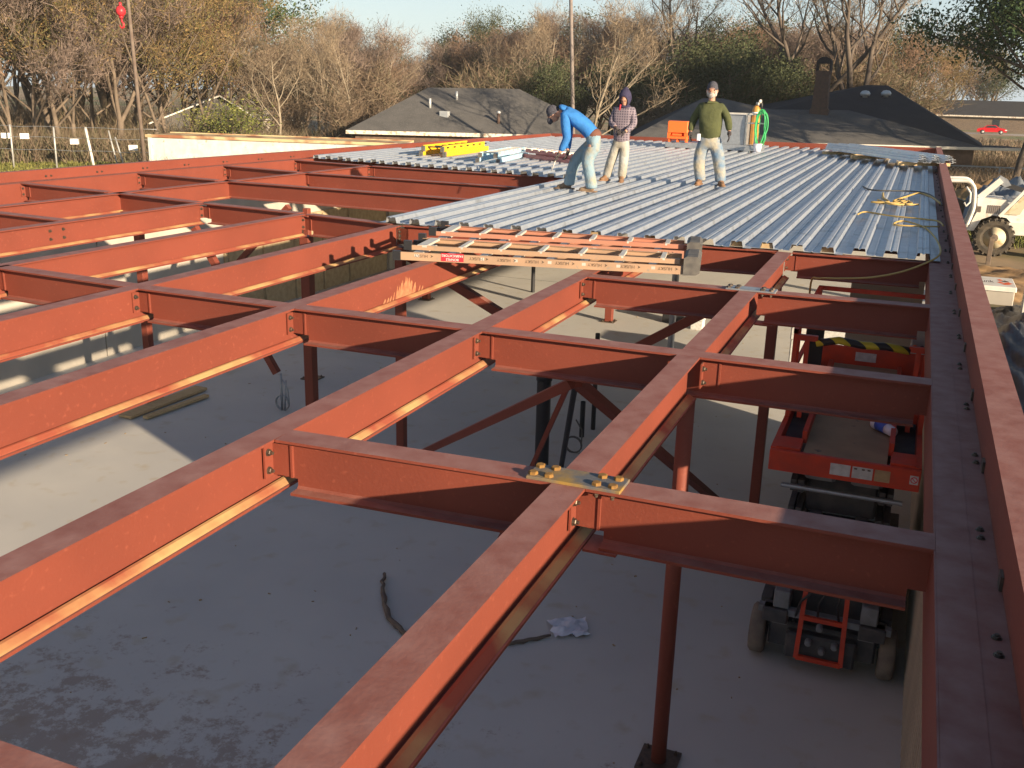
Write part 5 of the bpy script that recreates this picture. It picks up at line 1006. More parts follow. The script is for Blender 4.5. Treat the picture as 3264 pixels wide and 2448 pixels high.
    vs = [p for q in rings for p in q]; b.add(vs, [(i * n + k, i * n + (k + 1) % n, (i + 1) * n + (k + 1) % n, (i + 1) * n + k) for i in range(len(rings) - 1) for k in range(n)]); b.ell(c + V(0, 0.02, 0.12), (0.062, 0.07, 0.09), 14, 8); b.build('hood', 'navy', t, True)
    s = MB(); s.ell(V(-5.058, 17.93, 1.425) - B, (0.115, 0.095, 0.05), 16, 8); s.build('collar', 'navy', t, True)
    s = MB(); s.lathe([(0.014, 0), (0.014, 0.10)], V(-5.11, 17.80, 1.36) - B, 8, (0.2, -0.2, 1)); s.build('red_lanyard', 'redlabel', t, True)
    glove('work_glove', (-5.135, 17.735, 1.05), (0.6, -0.2, -0.6), (0, 0.6, -0.5), t, B, side=1, curl=0.8); glove('work_glove', (-4.985, 17.745, 0.98), (-0.6, -0.25, -0.15), (0, 0.6, -0.5), t, B, side=-1, curl=0.8)
    boot('boot', (-5.35, 18.02, 0.15), (-5.42, 17.8, 0.1), t, B, 'boot'); boot('boot', (-5.05, 17.985, 0.15), (-5.02, 17.8, 0.1), t, B, 'boot')
man_plaid()
# ------------------------------------------------------------------ background helpers
ZG = -3.42
CAMH = 1.68
FW = camo.matrix_world.to_3x3()
def at(px, dist):
    """ground position seen in the direction of a column of the photograph (0..2212), dist metres away"""
    d = FW @ Vector(((px * 1.4756 - 1632) / 3133.6, 0.30, -1)); d.z = 0; d.normalize(); return Vector((d.x * dist, d.y * dist, ZG))
def facing(p): return math.atan2(p.y, p.x) - PI / 2
# ------------------------------------------------------------------ trees
def limbs(rng, H, spread, r0, fork, lean=0.0, nb=9, sub=4, up=0.45, first=0.25, wob=0.12):
    """returns branch mesh builder and list of twig tips (position, direction, level)"""
    b = MB(); tips = []
    def grow(p, d, L, r, lev):
        n = 5 if lev < 2 else 3; pts = [p.copy()]; q = p.copy(); dd = d.copy()
        for i in range(n):
            dd = (dd + Vector((rng.uniform(-1, 1), rng.uniform(-1, 1), rng.uniform(-0.6, 0.8))) * wob * (1 + 0.6 * lev) + Vector((0, 0, 0.05 * lev))).normalized(); q = q + dd * (L / n); pts.append(q.copy())
        rs = [r * (1 - 0.72 * i / n) for i in range(n + 1)]; b.tube(pts, rs, 7 if lev == 0 else (5 if lev == 1 else 3), cap=False)
        if lev >= sub: tips.append((pts[-1], dd, lev)); tips.append((pts[1], dd, lev)); return
        k = (nb if lev == 0 else (5 if lev == 1 else 4))
        for j in range(k):
            f = (first if lev == 0 else 0.25) + (1 - (first if lev == 0 else 0.25)) * (j + rng.random()) / k; f = min(f, 0.98); i = int(f * n); g = f * n - i
            pp = pts[i].lerp(pts[min(i + 1, n)], g); base = (pts[min(i + 1, n)] - pts[i]).normalized()
            a = rng.uniform(0, 2 * PI); side = Vector((math.cos(a), math.sin(a), 0)); nd = (side * spread + base * (up + 0.35 * lev) + Vector((0, 0, 0.25))).normalized()
            LL = L * (0.62 if lev == 0 else 0.6) * (1.15 - 0.6 * f) * rng.uniform(0.7, 1.15); grow(pp, nd, LL, r * (1 - 0.68 * f) * 0.62, lev + 1)
        tips.append((pts[-1], dd, lev + 1))
    d0 = Vector((lean, rng.uniform(-0.05, 0.05), 1)).normalized()
    if fork:
        grow(Vector((0, 0, 0)), d0, H * 0.22, r0, 9) if False else None
        b.tube([Vector((0, 0, -0.3)), d0 * H * 0.1, d0 * H * 0.2], [r0 * 1.15, r0, r0 * 0.95], 8, cap=False)
        for i in range(fork):
            a = 2 * PI * (i + rng.random() * 0.5) / fork; nd = (Vector((math.cos(a), math.sin(a), 0)) * rng.uniform(0.25, 0.55) * (spread + 0.2) + Vector((lean, 0, 1))).normalized(); grow(d0 * H * 0.19, nd, H * rng.uniform(0.55, 0.8), r0 * 0.66, 0)
    else: grow(Vector((0, 0, -0.3)), d0, H * 0.92, r0, 0)
    return b, tips
def twigs(rng, tips, per, L, w_=0.022):
    b = MB()
    for p, d, lev in tips:
        for k in range(per):
            v = Vector((rng.gauss(0, 1), rng.gauss(0, 1), rng.gauss(0.35, 0.8))).normalized(); v = (v + d * 0.7).normalized(); o = Vector((rng.gauss(0, 1), rng.gauss(0, 1), rng.gauss(0, 1))) * L * 0.30
            q = p + o; l = L * rng.uniform(0.5, 1.2); s = v.cross(Vector((rng.random() - .5, rng.random() - .5, rng.random() - .5))).normalized(); s2 = v.cross(s); e = q + v * l + s * l * rng.uniform(-0.25, 0.25); ww = w_ * rng.uniform(0.6, 1.3)
            b.add([q + s * ww, q - s * ww * 0.5 + s2 * ww * 0.8, q - s * ww * 0.5 - s2 * ww * 0.8, e], [(0, 1, 3), (1, 2, 3), (2, 0, 3)])
    return b
def leaves(rng, tips, per, R, size, flat=0.0):
    b = MB()
    for p, d, lev in tips:
        for k in range(per):
            o = Vector((rng.gauss(0, 1), rng.gauss(0, 1), rng.gauss(0, 0.8))) * R; q = p + o
            n = Vector((rng.gauss(0, 1), rng.gauss(0, 1), rng.gauss(0.4, 1))).normalized(); s = n.cross(Vector((rng.random(), rng.random(), rng.random()))).normalized() * size * rng.uniform(0.6, 1.3); u = n.cross(s) * rng.uniform(0.5, 0.9)
            b.add([q - s, q - u * 0.6, q + s, q + u * 0.6], [(0, 1, 2, 3)])
    return b
VAR = {}
def variant(kind, seed):
    key = (kind, seed)
    if key in VAR: return VAR[key]
    rng = random.Random(seed * 77 + sum(ord(c) for c in kind))
    if kind == 'bare':       # slim bare tree, thick haze of twigs
        b, tp = limbs(rng, 12, 0.9, 0.17, 0, rng.uniform(-0.06, 0.06), 13, 3, 0.5, 0.22); cr = twigs(rng, tp, 9, 0.95, 0.020); ms = ('bark', 'twig')
    elif kind == 'vase':     # many-stemmed bare tree
        b, tp = limbs(rng, 11, 0.7, 0.20, 4, 0, 7, 2, 0.8, 0.25); cr = twigs(rng, tp, 12, 1.0, 0.020); ms = ('bark', 'twig')
    elif kind == 'pale':     # pale bare tree with open limbs
        b, tp = limbs(rng, 12, 0.85, 0.14, 0, rng.uniform(-0.1, 0.1), 10, 3, 0.6, 0.3, 0.16); cr = twigs(rng, tp, 4, 0.8, 0.016); ms = ('barkpale', 'twiggrey')
    elif kind == 'big':      # large limbs, sparse twigs
        b, tp = limbs(rng, 17, 0.95, 0.42, 3, 0, 6, 3, 0.65, 0.35, 0.14); cr = twigs(rng, tp, 4, 0.9, 0.020); ms = ('barkdark', 'twiggrey')
    elif kind == 'autumn':
        b, tp = limbs(rng, 12, 0.85, 0.15, 2, 0, 10, 2, 0.5, 0.12); cr = leaves(rng, tp, 20, 0.62, 0.085); cr2 = twigs(rng, tp, 9, 1.0, 0.018); cr.add(cr2.v, cr2.f); ms = ('bark', 'autumn')
    elif kind == 'rusty':
        b, tp = limbs(rng, 11, 0.85, 0.2, 0, 0, 13, 2, 0.55, 0.15); cr = leaves(rng, tp, 18, 0.60, 0.075); cr2 = twigs(rng, tp, 9, 1.0, 0.02); cr.add(cr2.v, cr2.f); ms = ('bark', 'rusty')
    elif kind == 'oak':      # dense evergreen
        b, tp = limbs(rng, 9, 1.1, 0.28, 4, 0, 8, 2, 0.5, 0.15); cr = leaves(rng, tp, 48, 0.66, 0.105); ms = ('bark', 'ever')
    elif kind == 'greyoak':
        b, tp = limbs(rng, 12, 1.0, 0.28, 4, 0, 8, 2, 0.6, 0.2); cr = leaves(rng, tp, 40, 0.62, 0.10); cr2 = twigs(rng, tp, 4, 1.1, 0.02); cr.add(cr2.v, cr2.f); ms = ('bark', 'evergrey')
    elif kind == 'pine':
        b, tp = limbs(rng, 15, 1.0, 0.24, 0, 0.02, 26, 2, 0.15, 0.42); cr = leaves(rng, tp, 110, 0.60, 0.13); ms = ('barkdark', 'needle')
    elif kind == 'shrub':
        b, tp = limbs(rng, 3.4, 0.9, 0.07, 5, 0, 6, 1, 0.6, 0.1); cr = leaves(rng, tp, 30, 0.42, 0.075); ms = ('bark', 'yellowgreen')
    elif kind == 'scrub':
        b, tp = limbs(rng, 3.6, 0.7, 0.05, 7, 0, 6, 1, 0.9, 0.1); cr = twigs(rng, tp, 16, 0.75, 0.014); ms = ('bark', 'brush')
    zs = sorted(v[2] for v in cr.v); top = zs[int(len(zs) * 0.985)]
    VAR[key] = (b.mesh('trunk', ms[0], True), cr.mesh('crown', ms[1]), top); return VAR[key]
SKY = [(-100, -90), (470, -60), (505, -10), (530, 71), (560, 106), (590, 76), (630, 121), (665, 86), (700, 71), (745, 61), (790, 66), (830, 96), (865, 121), (900, 106), (945, 131), (972, 86), (1005, 69), (1040, 42), (1075, 59), (1110, 76), (1140, 59), (1200, 39), (1290, 46), (1350, 49), (1410, 34), (1440, 84), (1530, 60), (1620, 56), (1700, 78), (1730, 83), (1800, 68), (1880, 76), (1960, 80), (2030, 73), (2070, 66), (2100, 109), (2140, 120), (2300, 120)]
def skyz(px, dist, y):
    hor = 162 + px * 0.0263; return CAMH + (hor - y) * 1.4756 / 3133.6 * dist
NAMES = {'bare': ('bare_tree', 'slim bare brown tree'), 'vase': ('bare_tree', 'many-stemmed bare brown tree'), 'pale': ('bare_tree', 'pale-limbed bare tree'), 'big': ('bare_tree', 'large bare tree with heavy dark limbs'), 'autumn': ('autumn_tree', 'yellow-brown leafy tree'),
         'rusty': ('autumn_tree', 'rust-brown leafed tree'), 'oak': ('evergreen_tree', 'dense dark evergreen tree'), 'greyoak': ('evergreen_tree', 'grey-green leafy tree'), 'pine': ('pine_tree', 'dark green pine'), 'shrub': ('shrub', 'yellow-green shrub'), 'scrub': ('shrub', 'leafless brown shrub')}
TREES = []
def tree(kind, px, dist, h=1.0, wide=1.0, label=None): TREES.append((px, kind, dist, h, wide, label))
def landmark(px):
    for a, s_ in ((170, 'by the left fence posts'), (290, 'by the red crane ball'), (480, 'over the white wall at left'), (740, 'left of the hipped grey roof'), (1190, 'behind the hipped grey roof'), (1330, 'behind the bending worker'), (1480, 'behind the hooded worker'), (1700, 'behind the worker in olive'), (1860, 'behind the brick chimney'), (2080, 'behind the dark peaked roof')):
        if px < a: return s_
    return 'at the right edge'
def plant():
    cnt = {}
    for i, (px, kind, dist, h, wide, label) in enumerate(sorted(TREES, key=lambda q: (q[0]))):
        seed = (i * 7) % {'bare': 5, 'vase': 3, 'pale': 3, 'big': 3, 'autumn': 3, 'rusty': 3, 'oak': 3, 'greyoak': 2, 'pine': 2, 'shrub': 2, 'scrub': 2}[kind]
        tr, cr, top = variant(kind, seed); nm, lb = NAMES[kind]; p = at(px, dist)
        if kind in ('shrub', 'scrub', 'big') or h < 0: h = abs(h) * (1.0 if kind != 'big' else 17.0 / top); w2 = h * wide
        elif kind == 'oak' and h < 1.0: w2 = h * wide
        else:
            off = (random.Random(i * 13).uniform(0, 22) if kind not in ('pale', 'pine') else -20); z = skyz(px, dist, lerp(SKY, px) + off); h = (z - ZG) / top; w2 = max(h, 0.75) * wide
        lm = landmark(px); k = (lb, lm); cnt[k] = cnt.get(k, 0) + 1
        lab = label or ('%s %s, %s such from the left there' % (lb, lm, ORD[cnt[k] - 1]))
        t = thing(nm, lab, 'shrub' if 'shrub' in nm else 'tree', p, (i * 2.399) % 6.28, {'bare_tree': 'bare winter trees along the background', 'autumn_tree': 'leafy brown trees along the background', 'evergreen_tree': 'evergreen trees along the background', 'pine_tree': 'pines along the background', 'shrub': 'shrubs along the background'}[nm])
        t.scale = (w2, w2, h)
        part('trunk', tr, t); part('crown', cr, t)
R_ = random.Random(4)
# left woods: tall, close, autumn coloured
for px, kind, dist, h, wd in ((-60, 'rusty', 70, 1.25, 1), (15, 'rusty', 70, 1.5, 0.8), (60, 'bare', 70, 1.2, 1), (95, 'greyoak', 74, 1.35, 1), (120, 'bare', 70, 1.05, 1.1), (150, 'autumn', 70, 1.3, 1), (190, 'bare', 74, 1.5, 1), (225, 'oak', 84, 1.7, 1), (250, 'vase', 70, 1.2, 1), (285, 'autumn', 76, 1.2, 1.2),
                              (330, 'autumn', 70, 1.22, 1.1), (355, 'bare', 72, 1.25, 1), (390, 'autumn', 78, 1.4, 1.1), (430, 'pine', 88, 1.15, 1.2), (440, 'autumn', 74, 1.1, 1.1), (480, 'bare', 82, 1.35, 1), (505, 'rusty', 78, 1.0, 1.1), (30, 'bare', 80, 1.6, 1), (170, 'vase', 82, 1.6, 1), (300, 'bare', 86, 1.7, 1.1), (400, 'bare', 88, 1.6, 1),
                              (-20, 'autumn', 82, 1.5, 1.1), (80, 'rusty', 86, 1.5, 1.1), (350, 'greyoak', 92, 1.5, 1.1), (470, 'rusty', 96, 1.35, 1.1), (240, 'rusty', 92, 1.5, 1.1), (130, 'autumn', 92, 1.5, 1.2)): tree(kind, px, dist, h, wd)
# middle: lower tree line with gaps of sky
for px, kind, dist, h, wd in ((548, 'pale', 78, 1.0, 1.1), (655, 'pale', 80, 1.0, 1.1), (830, 'pale', 84, 1, 1), (1110, 'pale', 88, 1, 1), (1180, 'pale', 86, 1, 1), (1330, 'pale', 84, 1, 1), (545, 'vase', 86, 0.95, 1.1), (575, 'greyoak', 92, 1.0, 1.2), (590, 'pale', 70, 1.05, 1.1), (620, 'greyoak', 100, 1.02, 1.1), (650, 'rusty', 92, 0.90, 1.2), (700, 'pale', 72, 1.35, 0.8), (690, 'bare', 88, 1.0, 1.1), (735, 'bare', 84, 1.12, 1), (765, 'greyoak', 98, 1.0, 1), (780, 'vase', 80, 0.95, 1.1),
                              (770, 'pale', 74, 1.02, 1.1), (815, 'rusty', 90, 0.95, 1.1), (850, 'greyoak', 110, 1.05, 1), (880, 'vase', 96, 0.92, 1.1), (925, 'rusty', 104, 0.92, 1.2), (965, 'bare', 100, 1.05, 1.1), (985, 'oak', 108, 1.42, 0.9), (1020, 'rusty', 98, 1.10, 1.1), (1045, 'greyoak', 106, 1.25, 1), (1065, 'oak', 112, 1.55, 0.8),
                              (1095, 'bare', 96, 1.10, 1.1), (1130, 'greyoak', 104, 1.20, 1), (1150, 'rusty', 94, 1.10, 1.2), (1175, 'bare', 102, 1.25, 1.1), (1215, 'bare', 98, 1.32, 1.1), (1240, 'rusty', 92, 1.12, 1.2), (1290, 'rusty', 98, 1.22, 1.1), (1320, 'bare', 96, 1.25, 1), (1370, 'rusty', 92, 1.18, 1.2), (1400, 'bare', 98, 1.25, 1),
                              (640, 'oak', 102, 0.8, 1.2), (720, 'oak', 104, 0.85, 1.1), (920, 'oak', 112, 0.8, 1.1), (1260, 'oak', 108, 1.3, 1), (1130, 'oak', 110, 1.2, 1), (590, 'oak', 104, 1.2, 1), (620, 'scrub', 74, 1.1, 1.4), (735, 'scrub', 70, 1.2, 1.4), (1060, 'scrub', 84, 1.7, 1.5), (1195, 'oak', 84, 0.72, 1.1), (1150, 'oak', 90, 0.75, 1.1), (890, 'oak', 100, 0.7, 1.2), (840, 'oak', 96, 0.62, 1.2), (800, 'scrub', 78, 1.6, 1.6), (1090, 'oak', 92, 0.66, 1.2)): tree(kind, px, dist, h, wd)
tree('pale', 1272, 57, 0.98, 1.15, 'pale many-branched bare tree just right of the hipped roof, behind the grey pole')
# right: big limbed trees, evergreens, golden trees
for px, kind, dist, h, wd in ((1660, 'oak', 108, 1.2, 1), (1560, 'oak', 110, 1.2, 1), (1780, 'oak', 108, 1.2, 1), (1920, 'oak', 110, 1.1, 1), (1440, 'greyoak', 98, 1.15, 1.1), (1480, 'bare', 100, 1.2, 1.1), (1520, 'rusty', 96, 1.0, 1.2), (1570, 'rusty', 100, 1.05, 1.2), (1600, 'greyoak', 106, 1.2, 1.2), (1650, 'rusty', 98, 1.12, 1.1), (1690, 'bare', 94, 1.1, 1.1), (1730, 'greyoak', 102, 1.2, 1.2), (1770, 'bare', 96, 1.15, 1.1), (1810, 'vase', 92, 1.1, 1.1),
                              (1850, 'rusty', 98, 1.05, 1.1), (1900, 'autumn', 102, 1.1, 1.1), (1945, 'rusty', 96, 1.0, 1.2), (1990, 'autumn', 104, 1.15, 1), (2035, 'rusty', 208, 1.12, 0.9), (2075, 'autumn', 212, 1.12, 0.9), (2115, 'rusty', 215, 0.95, 0.9), (2060, 'rusty', 220, 1, 1), (2145, 'oak', 218, 1.2, 1), (1470, 'oak', 80, 0.75, 1.2), (1540, 'oak', 82, 0.98, 1.1), (1590, 'oak', 78, 0.88, 1.1), (1640, 'oak', 82, 0.85, 1.2), (1350, 'oak', 86, 0.8, 1.2),
                              (1400, 'oak', 84, 0.7, 1.2), (1420, 'scrub', 74, 1.2, 1.5), (1690, 'oak', 86, 0.75, 1.1), (1835, 'scrub', 84, 1.9, 1.6), (1900, 'scrub', 86, 1.9, 1.7), (1960, 'scrub', 92, 1.5, 1.8)): tree(kind, px, dist, h, wd)
tree('big', 1475, 88, 0.95, 0.9, 'large bare tree with forking limbs rising above the worker in olive')
tree('big', 1745, 82, 1.0, 1.0, 'large bare tree with heavy limbs rising just left of the dark peaked roof')
tree('big', 1850, 80, 1.0, 1.2, 'broad bare tree with long arching limbs behind the dark peaked roof')
tree('pine', 2222, 62, -0.85, 1.05, 'dark green pine filling the top right corner'); tree('pine', 2275, 56, -0.9, 1.0, 'nearest dark pine cut by the right frame edge')
# trees outside the frame on the right that shade the dark roof
for i, (x, y, k) in enumerate(((16, 62, 'pine'), (21, 58, 'oak'), (25, 64, 'pine'), (12, 70, 'oak'))):
    tr, cr, _ = variant(k, 0); t = thing(NAMES[k][0], 'tall %s shading the dark roof from the right, %s from the house' % (NAMES[k][1], ORD[i]), 'tree', (x, y, ZG), i); t.scale = (1.0, 1.0, 0.9 if k == 'pine' else 1.15); part('trunk', tr, t); part('crown', cr, t)
# small plants beside the roofs at right
for px, d_, h in ((1830, 42, 0.55), (1870, 43, 0.62), (1905, 44, 0.66), (1960, 45, 0.55), (2010, 46, 0.5)): tree('scrub', px, d_, h, 0.9)
for px, d_, h in ((475, 66, 1.0), (500, 64, 1.1), (455, 68, 0.8)): tree('shrub', px, d_, h, 1.3)
plant()
# ground cover and thickets
def scatter(name, m, n, x0, x1, d0, d1, hmin, hmax, label, seed, wv=0.02, px=True):
    rng = random.Random(seed); b = MB()
    for i in range(n):
        p = at(rng.uniform(x0, x1), rng.uniform(d0, d1)); h = rng.uniform(hmin, hmax); a = rng.uniform(0, PI); s = Vector((math.cos(a), math.sin(a), 0)) * wv * rng.uniform(0.6, 1.6); l = Vector((rng.gauss(0, 0.3), rng.gauss(0, 0.3), 1)) * h
        mid = p + l * 0.5 + Vector((rng.gauss(0, .1), rng.gauss(0, .1), 0)) * h; e = p + l + Vector((rng.gauss(0, .2), rng.gauss(0, .2), -0.1)) * h
        b.add([p - s, p + s, mid + s * 0.7, mid - s * 0.7, e], [(0, 1, 2, 3), (3, 2, 4)])
        if rng.random() < 0.7:
            v = Vector((rng.gauss(0, 1), rng.gauss(0, 1), rng.gauss(0, 0.6))).normalized() * 0.10; b.add([mid, mid + v, mid + v + s * 3, mid + s * 3], [(0, 1, 2, 3)])
    o = b.build(name, m); tag(o, label, 'undergrowth', None, 'stuff')
scatter('thicket', 'brush', 15000, -120, 640, 67, 76, 0.4, 2.6, 'dry brown thicket along the foot of the left woods', 1)
scatter('thicket', 'brush', 9000, 300, 780, 50, 66, 0.3, 1.7, 'low dry brush between the white container and the grey roof', 8)
scatter('grass', 'yellowgreen', 12000, -120, 330, 46, 68, 0.08, 0.32, 'rough straw and green grass under the left fence', 9, 0.02)
scatter('thicket', 'brush', 9000, -120, 560, 74, 92, 0.8, 4.5, 'tangled dry undergrowth under the left woods', 5)
scatter('thicket', 'brush', 11000, 500, 1500, 64, 86, 0.5, 3.0, 'dry undergrowth under the middle tree line', 2, 0.022)
scatter('thicket', 'brush', 5500, 1400, 1990, 76, 96, 0.5, 3.0, 'dry undergrowth under the right tree line', 3, 0.022)
scatter('thicket', 'brush', 9000, 1960, 2300, 66, 84, 0.4, 1.9, 'low dry brush before the dark house at right', 10, 0.022)
scatter('thicket', 'brush', 5000, 1960, 2300, 90, 150, 0.2, 0.9, 'low brush on the lawn before the red car', 15, 0.035)
scatter('thicket', 'brush', 7000, 2000, 2300, 59, 65, 0.3, 1.7, 'dry brush standing before the brick wall at right', 21, 0.02)
scatter('grass', 'yellowgreen', 6000, 1980, 2350, 40, 62, 0.15, 0.6, 'rough grass and weeds by the fence at right', 4, 0.02)

# ------------------------------------------------------------------ houses
def roof(parent, faces, m, name='roof', th=0.10):
    b = MB()
    for f in faces:
        n = len(f); vs = [Vector(p) for p in f]; b.add(vs + [p - Vector((0, 0, th)) for p in vs], [tuple(range(n)), tuple(range(2 * n - 1, n - 1, -1))] + [(i, n + i, n + (i + 1) % n, (i + 1) % n) for i in range(n)])
    return b.build(name, m, parent)
def house_mid():
    A = Vector((-32.9, 54.1, -1.02)); Bp = Vector((-17.6, 60.6, -1.02)); u = (Bp - A).normalized(); v = Vector((-u.y, u.x, 0)); W = (Bp - A).length
    t = thing('house', 'long grey hipped-roof house with vent pipes, left of the bending worker', 'house', (0, 0, 0)); dp = 11.5; D = A + v * dp; Cc = Bp + v * dp
    R1 = A + u * 4.7 + v * 5.75 + Vector((0, 0, 2.64)); R2 = A + u * (W - 5.9) + v * 5.75 + Vector((0, 0, 2.70))
    roof(t, [(A, Bp, R2, R1), (Bp, Cc, R2), (Cc, D, R1, R2), (D, A, R1)], 'shingle')
    wl = MB(); a = A + u * 0.5 + v * 0.5; c = Bp - u * 0.5 + v * 0.5; d = Cc - u * 0.5 - v * 0.5; e = D + u * 0.5 - v * 0.5; P = [a, c, d, e]
    wl.add([(p.x, p.y, ZG) for p in P] + [(p.x, p.y, -1.13) for p in P], [(0, 1, 5, 4), (1, 2, 6, 5), (2, 3, 7, 6), (3, 0, 4, 7)]); wl.build('wall', 'housewall', t)
    MB().bar(A - v * 0.02 + Vector((0, 0, -0.10)), Bp - v * 0.02 + Vector((0, 0, -0.10)), 0.04, 0.22, v).build('fascia', 'trim', t)
    for k, (fu, fv, h, r) in enumerate(((0.40, 0.72, 0.55, 0.08), (0.30, 0.52, 0.60, 0.08), (0.565, 0.22, 0.62, 0.10))):
        p = A + u * W * fu + v * 5.75 * fv; p.z = A.z + 2.64 * fv; s = MB().cyl(p, p + Vector((0, 0, h)), r, 10); s.build('vent_pipe', 'vent' if k < 2 else 'brick', t, True)
        if k == 2: s = MB(); s.ell(p + Vector((0, 0, h + 0.05)), (0.14, 0.14, 0.10), 10, 6); s.build('pipe_cap', 'vent', t, True)
    p = A + u * W * 0.36 + v * 5.75 * 0.36; p.z = A.z + 2.64 * 0.36; MB().box(p.x - 0.28, p.x + 0.28, p.y - 0.2, p.y + 0.2, p.z - 0.1, p.z + 0.28).build('box_vent', 'vent', t)
house_mid()
def house_right():
    t = thing('house', 'sprawling house with dark peaked roof and brick chimney at the right', 'house', (0, 0, 0))
    ge0 = Vector((-15.9, 57.4, -0.95)); g0 = Vector((-8.2, 60.5, -0.95)); g1 = Vector((3.5, 65.35, -0.95)); g2 = Vector((6.6, 66.6, -0.95)); lr0 = Vector((-9.2, 67.4, 0.82)); lr1 = Vector((-4.6, 69.3, 0.90)); s1 = Vector((-13.45, 66.2, 1.40)); s2 = Vector((-12.3, 66.7, 1.42)); p1 = Vector((-3.95, 75.2, 2.55)); p2 = Vector((-2.6, 75.6, 2.55)); back = Vector((1.5, 82, -0.9)); bl = Vector((-19.5, 72, -0.9)); gr = Vector((3.7, 73.5, -0.95)); v1 = Vector((-2.0, 67.6, 0.35))
    roof(t, [(ge0, g0, lr0, s2, s1), (g0, g1, v1, lr1, lr0)], 'shingle', 'lower_roof'); roof(t, [(ge0, s1, bl), (s1, s2, lr0, bl), (lr0, lr1, p1, bl)], 'shingledarkshade', 'rear_roof')
    roof(t, [(lr1, v1, p2, p1), (v1, g1, p2), (g1, gr, p2), (gr, back, p2), (p1, p2, back, bl)], 'shingledarkshade', 'main_roof')  # the trees' cast shadow is put into these darker faces
    wl = MB(); P = [(-14.6, 58.6), (-8.2, 61.2), (3.0, 65.8), (3.2, 73.0), (1.0, 81), (-18.8, 71.5)]; n = len(P)
    wl.add([(x, y, ZG) for x, y in P] + [(x, y, -1.08) for x, y in P], [(i, (i + 1) % n, n + (i + 1) % n, n + i) for i in range(n)]); wl.build('wall', 'housewall', t)
    u = (g1 - g0).normalized(); v = Vector((-u.y, u.x, 0)); MB().bar(g0 - v * 0.10 + Vector((0, 0, -0.05)), g2 - v * 0.10 + Vector((0, 0, -0.05)), 0.14, 0.16, v).build('gutter', 'gutter', t); roof(t, [(g1 + Vector((0.01, 0, -.04)), g2 + Vector((0, 0, -.04)), g2 + v * 4.5 + Vector((0, 0, -.04)), g1 + v * 4.5 + Vector((0.01, 0, -.04))) ], 'shingledarkshade', 'carport_roof'); MB().box(6.3, 6.42, 66.7, 66.82, ZG, -1.1).build('carport_post', 'trim', t)
    MB().bar(ge0 - v * 0.1 + Vector((0, 0, -0.05)), g0 - v * 0.12 + Vector((0, 0, -0.07)), 0.12, 0.16, v).build('gutter', 'gutter', t)
    ch = MB(); c = Vector((-6.25, 67.9, 0)); ch.add([(c.x + a * w_ * 0.62, c.y + b_ * 0.5, z) for z, w_ in ((-0.2, 0.98), (0.9, 0.92), (1.0, 0.78), (3.0, 0.66), (3.05, 0.74), (3.25, 0.74)) for a, b_ in ((-1, -1), (1, -1), (1, 1), (-1, 1))], [(4 * i + k, 4 * i + (k + 1) % 4, 4 * i + 4 + (k + 1) % 4, 4 * i + 4 + k) for i in range(5) for k in range(4)] + [(20, 21, 22, 23)])
    co = ch.build('chimney', 'brick', t)
    cp = MB(); N = 12; vs = []
    for y in (c.y - 0.45, c.y + 0.45): vs += [(c.x + 0.46 * math.cos(PI * k / N), y, 3.70 + 0.40 * math.sin(PI * k / N)) for k in range(N + 1)]
    cp.add(vs, [(k, k + 1, N + 2 + k, N + 1 + k) for k in range(N)] + [tuple(range(N, -1, -1)), tuple(range(N + 1, 2 * N + 2))]); cp.box(c.x - 0.46, c.x - 0.36, c.y - 0.45, c.y + 0.45, 3.25, 3.8); cp.box(c.x + 0.36, c.x + 0.46, c.y - 0.45, c.y + 0.45, 3.25, 3.8); cp.build('chimney_cap', 'shingledarkshade', co)
    for x, y, z in ((-3.85, 72.4, 1.55), (-2.55, 72.8, 1.6)):
        s = MB(); s.lathe([(0.16, -0.2), (0.16, 0.25), (0.30, 0.28), (0.34, 0.42), (0.22, 0.58), (0.02, 0.62)], (x, y, z), 14); s.build('turbine_vent', 'vent', t, True)
house_right()
def house_far(px, d, W, label, z0=-0.7, h=2.0, rm='shingledarkshade', wm='housewall'):
    p = at(px, d); a = facing(p); t = thing('house', label, 'house', p, a)
    MB().box(-W / 2, W / 2, 0, 7, 0, 2.6).build('wall', wm, t)
    roof(t, [((-W / 2 - .5, -.6, 2.6), (W / 2 + .5, -.6, 2.6), (W / 2 - 3, 3.5, 2.6 + h), (-W / 2 + 3, 3.5, 2.6 + h)), ((W / 2 + .5, -.6, 2.6), (W / 2 + .5, 7.6, 2.6), (W / 2 - 3, 3.5, 2.6 + h)), ((W / 2 + .5, 7.6, 2.6), (-W / 2 - .5, 7.6, 2.6), (-W / 2 + 3, 3.5, 2.6 + h), (W / 2 - 3, 3.5, 2.6 + h)), ((-W / 2 - .5, 7.6, 2.6), (-W / 2 - .5, -.6, 2.6), (-W / 2 + 3, 3.5, 2.6 + h))], rm)
    MB().box(-W / 2 - .5, W / 2 + .5, -.66, -.61, 2.35, 2.6).build('fascia', 'trim', t)
    for x in (-W * 0.3, 0.1 * W, W * 0.32): MB().box(x - 0.6, x + 0.6, -0.02, -0.001, 0.8, 2.0).build('window', 'glass', t)
house_far(2128, 200, 26, 'dark low house behind the red car', h=2.6, wm='wood')
t = thing('house', 'pale-gabled house glimpsed through the left woods', 'house', at(432, 76), facing(at(432, 76)))
MB().add([(-3.2, 0, 0), (3.2, 0, 0), (3.2, 0, 2.7), (1.2, 0, 4.0), (-3.2, 0, 2.3), (-3.2, 5, 0), (3.2, 5, 0), (3.2, 5, 2.7), (1.2, 5, 4.0), (-3.2, 5, 2.3)], [(0, 1, 2, 3, 4), (9, 8, 7, 6, 5), (1, 6, 7, 2), (5, 0, 4, 9)]).build('wall', 'shingle', t)
